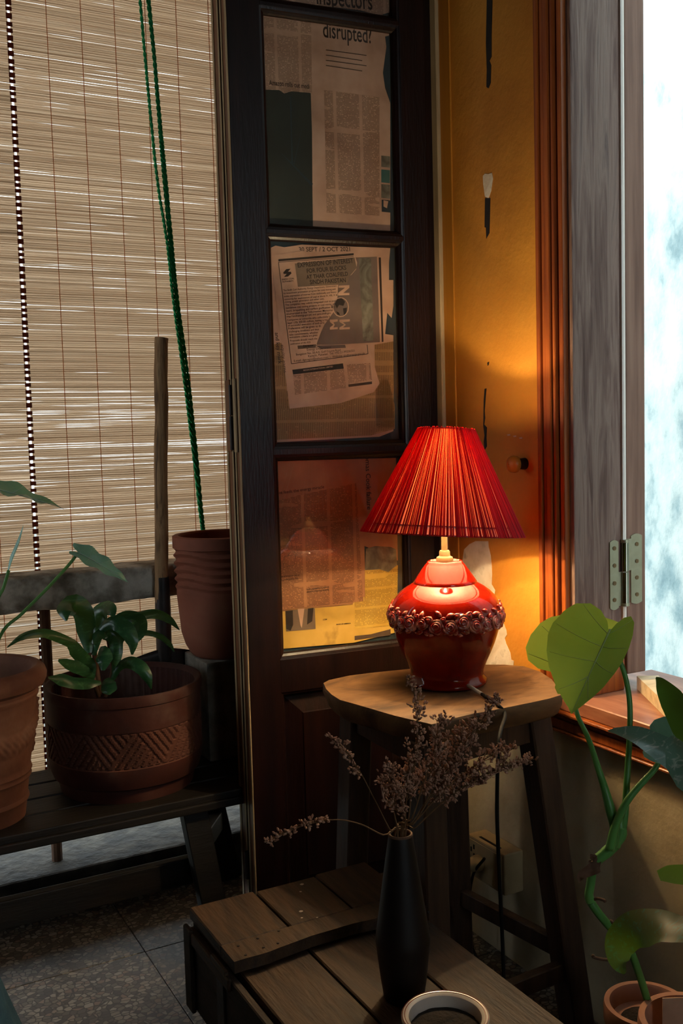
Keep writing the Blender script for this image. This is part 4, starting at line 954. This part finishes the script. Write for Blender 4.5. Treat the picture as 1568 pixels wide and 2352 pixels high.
mb = MB(); n = 96; ra = [mb.bm.verts.new(shp(2 * math.pi * k / n, 0.0, -.0012)) for k in range(n)]; rb = [mb.bm.verts.new(shp(2 * math.pi * k / n, 1.0, -.0012)) for k in range(n)]
for k in range(n): mb.bm.faces.new((ra[k], ra[(k + 1) % n], rb[(k + 1) % n], rb[k]))
mb.build('shade_lining', MT['lining'], lm, smooth=True, recalc=False)
for t, r in ((.004, .0016), (.085, .0013), (.99, .0014)):
    mb = MB(); pts = [shp(2 * math.pi * k / 64, t, -.0022) for k in range(65)]; mb.tube(pts, r, 6, cap=False); mb.build('shade_ring', MT['red_line'] if t < .5 else MT['brass'], lm, smooth=True)
mb = MB()
for k in range(3):
    a = 2 * math.pi * k / 3 + .4; mb.tube([lcx + V((0, 0, .392)), lcx + V((.024 * math.cos(a), .024 * math.sin(a), .396)), lcx + V((.028 * math.cos(a), .028 * math.sin(a), .44)), shp(a, .985, -.003)], .0011, 5)
mb.build('shade_carrier', MT['brass'], lm, smooth=True)
# cord of the lamp
lead = [onZ(1074, 1574, SZ + .012), onZ(1090, 1584, SZ + .008), onZ(1106, 1594, SZ + .005)]
mb = MB(); mb.tube(lead, .0034, 8); mb.build('cord_sleeve', MT['white_plaster'], lm, smooth=True)
ce = onZ(1138, 1612, SZ + .005); ce2 = onZ(1146, 1622, SZ + .003)
mb = MB(); mb.tube([lead[-1], onZ(1118, 1602, SZ + .005), ce], [.0030, .0042, .0036], 8); mb.build('cord_joint', MT['cable'], lm, smooth=True)
fe = ce2 + (ce2 - cen) * .09; fe.z = SZ - .01
F0 = 1.58
hang = [ce, ce2, fe] + [onF(a, b, f) for a, b, f in ((1146, 1700, 1.60), (1141, 1850, 1.60), (1146, 2000, 1.61), (1153, 2150, 1.62), (1157, 2260, 1.63), (1158, 2340, 1.64))] + [V((1.02, 1.36, .012)), V((1.06, 1.50, .010)), V((1.10, 1.58, .010)), V((1.165, 1.63, .03))] + [onX(1083, 2170, 1.215), onX(1077, 2080, 1.215), onX(1086, 2010, 1.212), onX(1112, 1972, 1.206)]
mb = MB(); mb.tube(cat(hang, 8), .0032, 8); mb.build('power_cord', MT['cable'], lm, smooth=True)
# outlet box and plug
ox = empty('outlet_box', onX(1150, 2000, WX), 'cream plastic surface socket box low on the wall beside the stool', 'socket')
oy0, oy1, oz0, oz1 = 1.632, 1.765, .172, .262
MB().box((WX - .050, oy0, oz0), (WX, oy1, oz1), .004).build('housing', MT['plastic'], ox)
MB().box((WX - .052, oy0 + .008, oz0 + .006), (WX - .050, oy1 - .008, oz1 - .006), .001).build('faceplate', MT['plastic'], ox)
for yy, zz_ in ((.115, .062), (.105, .050), (.122, .044), (.105, .070)): 
    MB().box((WX - .0530, oy0 + yy - .002, oz0 + zz_ - .005), (WX - .0519, oy0 + yy + .002, oz0 + zz_ + .005)).build('socket_hole', MT['cable'], ox)
MB().box((WX - .040, oy0 + .03, oz1 - .0005), (WX - .034, oy1 - .03, oz1 + .0007)).build('slot', MT['cable'], ox)
mb = MB(); pq = V((WX - .052, oy0 + .085, oz0 + .042))
mb.tube([pq, pq + V((-.010, 0, 0)), pq + V((-.018, .002, 0)), pq + V((-.024, .014, -.003)), pq + V((-.024, .030, -.005))], [.017, .018, .016, .011, .007], 16); mb.build('plug', MT['plastic'], lm, smooth=True)
# ================================================================== CRATE
cr = empty('wooden_crate', (.68, 1.2, 0), 'old dark wooden crate with a half lid, used as a low table', 'crate')
CZ, CF = .370, .345; cx0, cx1 = .513, .852; cy1 = 1.538; cyl = 1.345; cyf = .72
xs = [cx0, .630, .746, cx1]
for k in range(3):
    MB().box((xs[k] + .0015 * (k > 0), 1.398, CZ - .020), (xs[k + 1] - .0025, cy1 + (.004, 0, .006)[k], CZ), .0022).build('lid_plank', MT['wood_crate'], cr)
mb = MB(); n = 18; pts = []                      # front batten of the lid with a worn, arched edge
for i in range(n + 1):
    u = i / n; pts.append((cx0 + (cx1 - cx0) * u, cyl - .002 + .011 * max(0, math.sin(math.pi * max(0, u - .12) / .8)) ** 1.3 + .002 * mnoise.noise(V((u * 9, 0, 0))), CZ - .019))
mb.prism([(cx0, 1.3975, CZ - .019)] + pts + [(cx1, 1.3975, CZ - .019)], (0, 0, .0185)); mb.build('lid_batten', MT['wood_crate'], cr)
xf = [.524, .643, .762, .858]
for k in range(3):
    MB().box((xf[k] + .002, cyf, CF - .018), (xf[k + 1] - .002, 1.392, CF), .0022).build('plank', MT['wood_crate'], cr)
MB().box((cx0 + .004, 1.392, CF - .012), (cx1 - .004, cy1 - .002, CF + .004)).build('inner_cleat', MT['wood_crate_side'], cr)
MB().box((.508, cyf, .208), (.520, cy1, CF - .006), .002).build('side_board', MT['wood_crate_side'], cr)
MB().box((cx1 - .012, cyf, .208), (cx1, cy1, CF - .019), .002).build('side_board', MT['wood_crate_side'], cr)
MB().box((.52, cy1 - .013, .208), (cx1 - .012, cy1 - .001, CF - .013), .002).build('end_board', MT['wood_crate_side'], cr)
MB().box((.52, cyf, .208), (cx1 - .012, cyf + .012, CF - .019), .002).build('end_board', MT['wood_crate_side'], cr)
MB().box((.52, cyf + .012, .208), (cx1 - .012, cy1 - .013, .220)).build('bottom_board', MT['wood_crate_side'], cr)
MB().box((.500, cy1 - .030, .205), (.508, cy1 + .002, CF + .001), .002).build('corner_post', MT['wood_crate_side'], cr)
MB().box((.502, 1.345, CF - .022), (.509, cy1 - .030, CF - .002), .002).build('side_rail', MT['wood_crate'], cr)
MB().box((.5045, 1.372, .215), (.508, 1.402, CF - .022), .001).build('metal_strap', MT['iron'], cr)
MB().box((.503, 1.358, CZ - .030), (.509, 1.420, CZ - .021), .001).build('cleat', MT['wood_crate'], cr)
for xx in (.64, .76):
    for yy in (.80, 1.33): MB().box((xx, yy, 0), (xx + .05, yy + .05, .208), .002).build('foot', MT['wood_crate_side'], cr)
for a, b in ((547, 2172), (564, 2193), (605, 2176), (592, 2155), (640, 2138), (638, 2166)):
    q = onZ(a, b, CZ); mb = MB(); mb.tube([q + V((0, 0, -.001)), q + V((0, 0, .0006))], .0022, 8); mb.build('nail_head', MT['iron'], cr)
for a, b, r in ((693, 2031, .0042), (690, 2048, .0026), (691, 2093, .0040), (693, 2108, .0024), (728, 2107, .002)):
    q = onZ(a, b, CZ); mb = MB(); mb.ball(q, r, 1, (1, .9, .12)); mb.build('paint_spot', MT['white_glaze'], cr)
# metal ring handle at the right end of the lid
q = V((.857, 1.37, .355)); mb = MB(); mb.tube([q + V((.012 * math.sin(t * .35), .022 * math.cos(t * .35), 0)) for t in range(10)], .003, 6); mb.build('handle', MT['iron'], cr, smooth=True)
# ================================================================== VASE AND DRIED FLOWERS
vc = V((.703, 1.172, CF)); 
va = empty('bottle_vase', vc, 'slender matt black bottle vase holding dried flowers on the crate', 'vase')
VP = [(.002, 0), (.0275, 0), (.0290, .003), (.0330, .030), (.0385, .080), (.0392, .086), (.0375, .098), (.0300, .150), (.0220, .205), (.0178, .232), (.0170, .2385), (.0160, .2405), (.0142, .2385), (.0138, .225), (.018, .18), (.030, .09), (.024, .01), (.002, .008)]
mb = MB(); mb.lathe(vc, VP, 48, capb=True, capt=True); mb.build('body', MT['vase'], va, smooth=40)
mb = MB(); mb.lathe(vc, [(.0140, .2380), (.0143, .2402), (.0160, .2412), (.0172, .2402), (.0176, .2375)], 40, capb=False); mb.build('lip', MT['stem_brown'], va, smooth=True)
VF = 1.364
mouth = vc + V((0, 0, .235))
def sprig(path, spread, nb, start, label, seed, df=0, bud=.0034, dens=1.0):
    r = random.Random(seed)
    root = empty('dried_flower_stem', vc + V((0, 0, .02)), label, 'dried flower', 'dried flower stems in the vase')
    pts = [vc + V((r.uniform(-.008, .008), r.uniform(-.008, .008), .03)), mouth + V((r.uniform(-.009, .009), r.uniform(-.009, .009), 0))] + [onF(a, b, VF + df * i / len(path)) for i, (a, b) in enumerate(path)]
    pc = cat(pts, 6); N = len(pc)
    sm = MB(); sm.tube(pc, [.0013 - .0007 * i / N for i in range(N)], 5); bm_ = MB(); right = R @ V((1, 0, 0)); up = R @ V((0, 1, 0)); fwd = R @ V((0, 0, -1))
    def cluster(p, d, L, n):
        d = d.normalized(); e = p + d * L; sm.tube([p, p + d * L * .5 + V((0, 0, .001)), e], [.0006, .0005, .0003], 3)
        for k in range(n):
            t = r.uniform(.25, 1.05); q = p + d * L * t; o = V((r.gauss(0, 1), r.gauss(0, 1), r.gauss(0, 1))).normalized() * r.uniform(.002, .0065)
            sm.tube([q, q + o], .00035, 3, cap=False)
            for m_ in range(r.choice((1, 2, 2, 3))):
                c = q + o * (1 + .35 * m_) + V((r.gauss(0, 1), r.gauss(0, 1), r.gauss(0, 1))) * .0012; s = bud * r.uniform(.5, .85)
                b = bmesh.new(); bmesh.ops.create_icosphere(b, subdivisions=1, radius=s)
                ax = (o.normalized() + V((0, 0, .6))).normalized()
                b.transform(Matrix.Translation(c) @ ax.to_track_quat('Z', 'Y').to_matrix().to_4x4() @ Matrix.Diagonal((.65, .65, 1.3, 1))); vm = {v: bm_.bm.verts.new(v.co) for v in b.verts}
                for f in b.faces: bm_.bm.faces.new([vm[v] for v in f.verts])
                b.free()
    for k in range(nb):
        u = start + (1 - start) * (k + .5) / nb; i = min(N - 2, int(u * (N - 1))); p = pc[i].lerp(pc[i + 1], u * (N - 1) - i); t = (pc[i + 1] - pc[i]).normalized()
        side = right * (1 if r.random() < .5 + spread[2] else -1) * r.uniform(.4, 1) + fwd * r.gauss(0, .6) + up * .15
        d = t * spread[0] + side * spread[1]; L = r.uniform(.5, 1) * spread[3] * (1.15 - .75 * (u - start) / (1 - start + 1e-6))
        cluster(p, d, L, max(3, int(dens * L * 330)))
    cluster(pc[-2], pc[-1] - pc[-2], .012, 8)
    so = sm.build('stalk', MT['dry_stem'], root); bo = bm_.build('buds', MT['dry'], root, smooth=True); bo['kind'] = 'stuff'
    return root
sprig([(880, 1918), (830, 1894), (776, 1883), (720, 1890), (665, 1908), (620, 1930)], (.8, .5, -.25, .022), 15, .58, 'dried flower stem arching low towards the folding door', 1)
sprig([(895, 1905), (862, 1840), (828, 1775), (800, 1730), (772, 1702)], (.7, .6, -.4, .024), 12, .62, 'dried flower stem leaning up towards the stool leg, apart from the bunch', 2)
sprig([(912, 1900), (903, 1860), (895, 1820), (892, 1790), (897, 1768)], (.8, .6, 0, .04), 20, .45, 'short upright dried flower stem with a dense tuft', 3, -.01)
sprig([(938, 1880), (948, 1780), (958, 1690), (956, 1620), (940, 1562)], (.9, .45, 0, .034), 22, .40, 'tallest dried flower stem, sparse at its tip before the lamp', 4)
sprig([(946, 1880), (972, 1800), (992, 1740), (1004, 1690), (1010, 1662)], (.8, .6, 0, .045), 26, .40, 'dried flower stem in the dense middle of the bunch', 5, .02)
sprig([(952, 1890), (1000, 1810), (1050, 1730), (1095, 1670), (1138, 1606)], (.85, .55, 0, .045), 28, .45, 'dried flower stem reaching up to the hanging black cable', 6, .01)
sprig([(955, 1900), (1020, 1840), (1090, 1790), (1150, 1765), (1206, 1748)], (.85, .55, .2, .045), 28, .45, 'dried flower stem spreading lowest towards the window wall', 7, .0)
sprig([(945, 1890), (985, 1830), (1025, 1760), (1060, 1700), (1090, 1660)], (.85, .6, 0, .05), 28, .42, 'dried flower stem filling the bunch behind the others', 8, .05)
sprig([(950, 1890), (1005, 1830), (1060, 1780), (1120, 1740), (1170, 1720)], (.85, .6, 0, .045), 26, .45, 'dried flower stem between the cable and the bunch', 9, .03)
sprig([(930, 1900), (932, 1850), (940, 1790), (958, 1735)], (.85, .6, 0, .04), 20, .45, 'dried flower stem rising straight from the vase mouth', 10, -.02)
# ================================================================== BOWL ON THE CRATE
bc = onZ(1022, 2335, .405); bc = V((bc.x, bc.y, CF))
bw = empty('glazed_bowl', bc, 'small cream glazed bowl with red lines and dark soil inside', 'bowl')
mb = MB(); mb.lathe(bc, [(.030, 0), (.034, .004), (.046, .020), (.0535, .042), (.0560, .058), (.0560, .0615), (.0545, .0630), (.0500, .0628), (.0465, .0605), (.0455, .056), (.044, .040), (.002, .036)], 64, capb=True, capt=True); mb.build('body', MT['white_glaze'], bw, smooth=40)
for r, z in ((.0545, .0634), (.0515, .0633)):
    mb = MB(); mb.tube([bc + V((r * math.cos(k * .1), r * math.sin(k * .1), z - .0004)) for k in range(64)], .0006, 5, cap=False); mb.build('red_line', MT['red_line'], bw)
mb = MB(); mb.lathe(bc, [(.0448, .040), (.0445, .046), (.03, .048), (.002, .050)], 40, lambda th, z, j: mnoise.noise(V((math.cos(th) * 4, math.sin(th) * 4, z * 90))) * .003, capb=True, capt=True); mb.build('soil', MT['soil'], bw, smooth=True)
# ================================================================== PLANTS ON THE RIGHT
stand = empty('plant_stand', (1.1, 1.0, 0), 'low wooden stand under the terracotta pots by the window wall', 'stand')
MB().box((.965, .74, .10), (1.245, 1.20, .12), .003).build('top', MT['wood_stool'], stand)
for x, y in ((.985, .76), (1.20, .76), (.985, 1.15), (1.20, 1.15)): MB().box((x, y, 0), (x + .03, y + .03, .10), .002).build('leg', MT['wood_stool'], stand)
p1c = onZ(1486, 2312, .25); p1c = V((p1c.x, p1c.y, .12))
def smallpot(name, c, r, h, mat, label):
    po = [(r * .68, 0), (r * .72, .004), (r * .9, h * .72), (r * .93, h * .74), (r * .98, h * .76), (r, h * .80), (r, h * .95), (r * .98, h)]
    pi_ = [(r * .86, h), (r * .83, h * .97), (r * .80, h * .8), (.002, h * .74)]
    return pot(name, c, po, pi_, mat, label, n=64, soil=(r * .78, h * .76))
smallpot('terracotta_pot', p1c, .066, .135, 'terra_p', 'small terracotta pot at the foot of the climbing philodendron stem')
p2c = onZ(1586, 2350, .31); p2c = V((p2c.x, p2c.y, .12))
tp2 = smallpot('terracotta_pot', p2c, .072, .195, 'terra_p', 'pale terracotta pot with a brown card stuck upright in it')
cq = onZ(1568, 2290, .335); mb = MB(); mb.box((cq.x - .03, cq.y - .0008, .25), (cq.x + .025, cq.y + .0008, .335), 0, Matrix.Rotation(math.radians(-28), 3, 'Z')); mb.build('card', MT['paper_plain'], tp2)
ph_ = empty('climbing_philodendron', p1c + V((0, 0, .14)), 'climbing philodendron with big glossy green heart leaves and a bare jointed stem', 'plant')
FD = 1.40
def fp(l): return [onF(a, b, f) for a, b, f in l]
def stalk(l, r, mat='stem', name='petiole', end=None):
    pts = fp(l); mb = MB(); pc = cat(pts, 7); N = len(pc); rr = [lerpl(r, i / (N - 1)) for i in range(N)] if isinstance(r, list) else r
    mb.tube(pc, rr, 10); return mb.build(name, MT[mat], ph_, smooth=True)
stalk([(1490, 2310, 1.46), (1475, 2260, 1.45), (1456, 2205, 1.43), (1440, 2165, 1.42)], .0055, name='stem')
stalk([(1440, 2165, 1.42), (1405, 2133, 1.41), (1376, 2100, 1.40), (1356, 2072, 1.40)], .0062, name='stem')
stalk([(1356, 2072, 1.40), (1352, 2055, 1.40), (1356, 2030, 1.40), (1361, 1990, 1.40)], .0064, name='stem')
stalk([(1361, 1990, 1.40), (1370, 1976, 1.40), (1395, 1955, 1.40), (1418, 1935, 1.40)], [.0064, .0072, .0085, .0075], name='stem')
stalk([(1410, 1945, 1.40), (1428, 1905, 1.40), (1436, 1850, 1.40), (1440, 1780, 1.41), (1445, 1700, 1.42), (1446, 1620, 1.43), (1437, 1560, 1.44), (1421, 1510, 1.445), (1405, 1460, 1.45)], [.0075, .0062, .0052, .0046, .0042, .0040, .0038, .0036, .0030])
stalk([(1408, 1945, 1.395), (1412, 1900, 1.395), (1400, 1855, 1.395), (1388, 1810, 1.40), (1375, 1770, 1.40), (1352, 1700, 1.42), (1325, 1640, 1.45), (1314, 1580, 1.48), (1318, 1520, 1.49)], [.0065, .0078, .0070, .0055, .0045, .0038, .0034, .0032, .0030])
stalk([(1400, 1950, 1.39), (1412, 1900, 1.385), (1435, 1848, 1.38), (1465, 1808, 1.38), (1500, 1770, 1.38), (1514, 1748, 1.38)], [.0068, .0058, .005, .0046, .0042, .0036])
stalk([(1416, 1938, 1.40), (1430, 1915, 1.40), (1422, 1880, 1.40), (1424, 1905, 1.395)], .006, name='sheath')
for l in ([(1358, 2068, 1.40), (1372, 2064, 1.395), (1387, 2068, 1.39), (1389, 2071, 1.39)], [(1404, 2133, 1.41), (1402, 2115, 1.405), (1412, 2128, 1.40)], [(1400, 2205, 1.41), (1380, 2203, 1.41), (1362, 2198, 1.41), (1363, 2193, 1.41)], [(1440, 2165, 1.42), (1425, 2200, 1.42), (1400, 2206, 1.41)]):
    stalk(l, .0022, 'stem_brown', 'aerial_root')
mb = MB(); ribbon(mb, fp([(1374, 1975, 1.395), (1362, 1990, 1.39), (1350, 2000, 1.385), (1332, 2012, 1.38), (1330, 2027, 1.38)]), [.004, .010, .008, .005, .001], (-.3, -.8, .4), .6, 5, .5); ribbon(mb, fp([(1368, 1978, 1.39), (1360, 1970, 1.39), (1354, 1964, 1.385)]), [.003, .006, .002], (-.3, -.8, .4), .5, 5, .5); mb.build('dry_sheath', MT['stem_brown'], ph_, smooth=True, recalc=False)
vd = -(R @ V((0, 0, -1)))                         # towards the viewer's side of the room
rgt = R @ V((1, 0, 0)); upv = R @ V((0, 1, 0))
HB = [(.0, .03), (.06, -.08), (.16, -.17), (.28, -.20), (.40, -.13), (.48, .02), (.52, .18), (.51, .34), (.46, .50), (.37, .66), (.25, .80), (.13, .91), (.05, .97), (0, 1.02)]
mb = MB(); vn = heart(mb, onF(1401, 1446, 1.44), onF(1313, 1634, 1.37), vd * .8 + rgt * -.42 + upv * .25, 1.0, .50, .22, .02, HB); lf_ = mb.build('leaf', MT['leaf_bright'], ph_, smooth=True, recalc=False); vn.build('veins', MT['leaf_bright_vein'], lf_, smooth=True)
mb = MB(); vn = heart(mb, onF(1286, 1544, 1.49), onF(1440, 1432, 1.56), vd * .85 + rgt * -.3 + upv * .25, .55, .95, .12, .04, HB); lf_ = mb.build('leaf', MT['leaf_bright'], ph_, smooth=True, recalc=False); vn.build('veins', MT['leaf_bright_vein'], lf_, smooth=True)
mb = MB(); vn = heart(mb, onF(1512, 1702, 1.36), onF(1650, 1712, 1.30), vd * .75 + upv * .6 + rgt * -.2, .85, .85, .2, .05, HB); lf_ = mb.build('leaf', MT['leaf_blue'], ph_, smooth=True, recalc=False); vn.build('veins', MT['leaf_blue_vein'], lf_, smooth=True)
# foliage of a plant standing outside the frame on the right
ag = empty('silver_vein_plant', p2c + V((0, 0, .15)), 'plant with long silver-veined leaves rising from the pale pot', 'plant')
def lv(l, w, nrm, mat, fold=.25, wav=.05):
    mb = MB(); ribbon(mb, fp(l), w, nrm, fold, 6, wav); mb.build('leaf', MT[mat], ag, smooth=True, recalc=False)
lv([(1640, 1830, 1.10), (1600, 1792, 1.12), (1560, 1755, 1.15), (1510, 1718, 1.18), (1460, 1690, 1.21), (1420, 1680, 1.23), (1396, 1679, 1.24)], [.006, .016, .020, .019, .013, .006, .001], vd * .7 + upv * .6, 'leaf_silver')
lv([(1660, 1800, 1.16), (1620, 1720, 1.18), (1580, 1660, 1.20), (1545, 1605, 1.22), (1520, 1572, 1.23), (1506, 1556, 1.24)], [.005, .018, .022, .018, .009, .001], vd * .6 + rgt * -.7, 'leaf_mid')
lv([(1620, 1850, 1.05), (1590, 1790, 1.07), (1565, 1745, 1.09), (1548, 1712, 1.10), (1541, 1690, 1.11)], [.006, .018, .018, .010, .001], vd * .8 + rgt * -.4, 'leaf_silver')
lv([(1700, 2030, 1.00), (1640, 2018, 1.01), (1580, 2012, 1.02), (1540, 2010, 1.02), (1512, 2012, 1.02)], [.01, .014, .013, .011, .006], vd * .5 + upv * .75, 'leaf_bright', .1, 0)
lv([(1690, 2120, 1.02), (1620, 2130, 1.04), (1560, 2128, 1.06), (1500, 2125, 1.09), (1450, 2135, 1.12), (1420, 2170, 1.14), (1420, 2210, 1.14), (1435, 2236, 1.13)], [.01, .018, .022, .022, .020, .018, .012, .002], [vd * .4 + upv * .9, vd * .5 + upv * .8, vd * .8 + rgt * -.5 + upv * .3, vd * .8 + rgt * -.6], 'leaf_brown', -.2, .1)
for l in ([(1640, 1830, 1.10), (1650, 1950, 1.08), (1620, 2200, 1.08)], [(1660, 1800, 1.16), (1680, 1950, 1.14), (1630, 2200, 1.10)], [(1620, 1850, 1.05), (1640, 2000, 1.06), (1625, 2200, 1.08)], [(1700, 2030, 1.00), (1690, 2120, 1.02), (1640, 2230, 1.06)]):
    mb = MB(); mb.tube(cat(fp(l) + [p2c + V((.01, 0, .15))], 6), .003, 8); mb.build('petiole', MT['stem'], ag, smooth=True)
# blue cloth at the lower left
bp = onZ(10, 2330, .22) + V((-.883, .469, 0)) * .118
mb = MB(); mb.lathe((bp.x, bp.y, 0), [(.188, 0), (.186, .01), (.118, .22), (.072, .37), (.055, .40), (.03, .41), (.002, .412)], 48, lambda th, z, j: .006 * math.sin(th * 11) * max(0, 1 - z / .4), capb=True, capt=True)
tag(mb.build('draped_cloth', MT['blue_cloth'], None, True), 'blue cloth draped over a low round stand on the terrazzo floor', 'cloth')
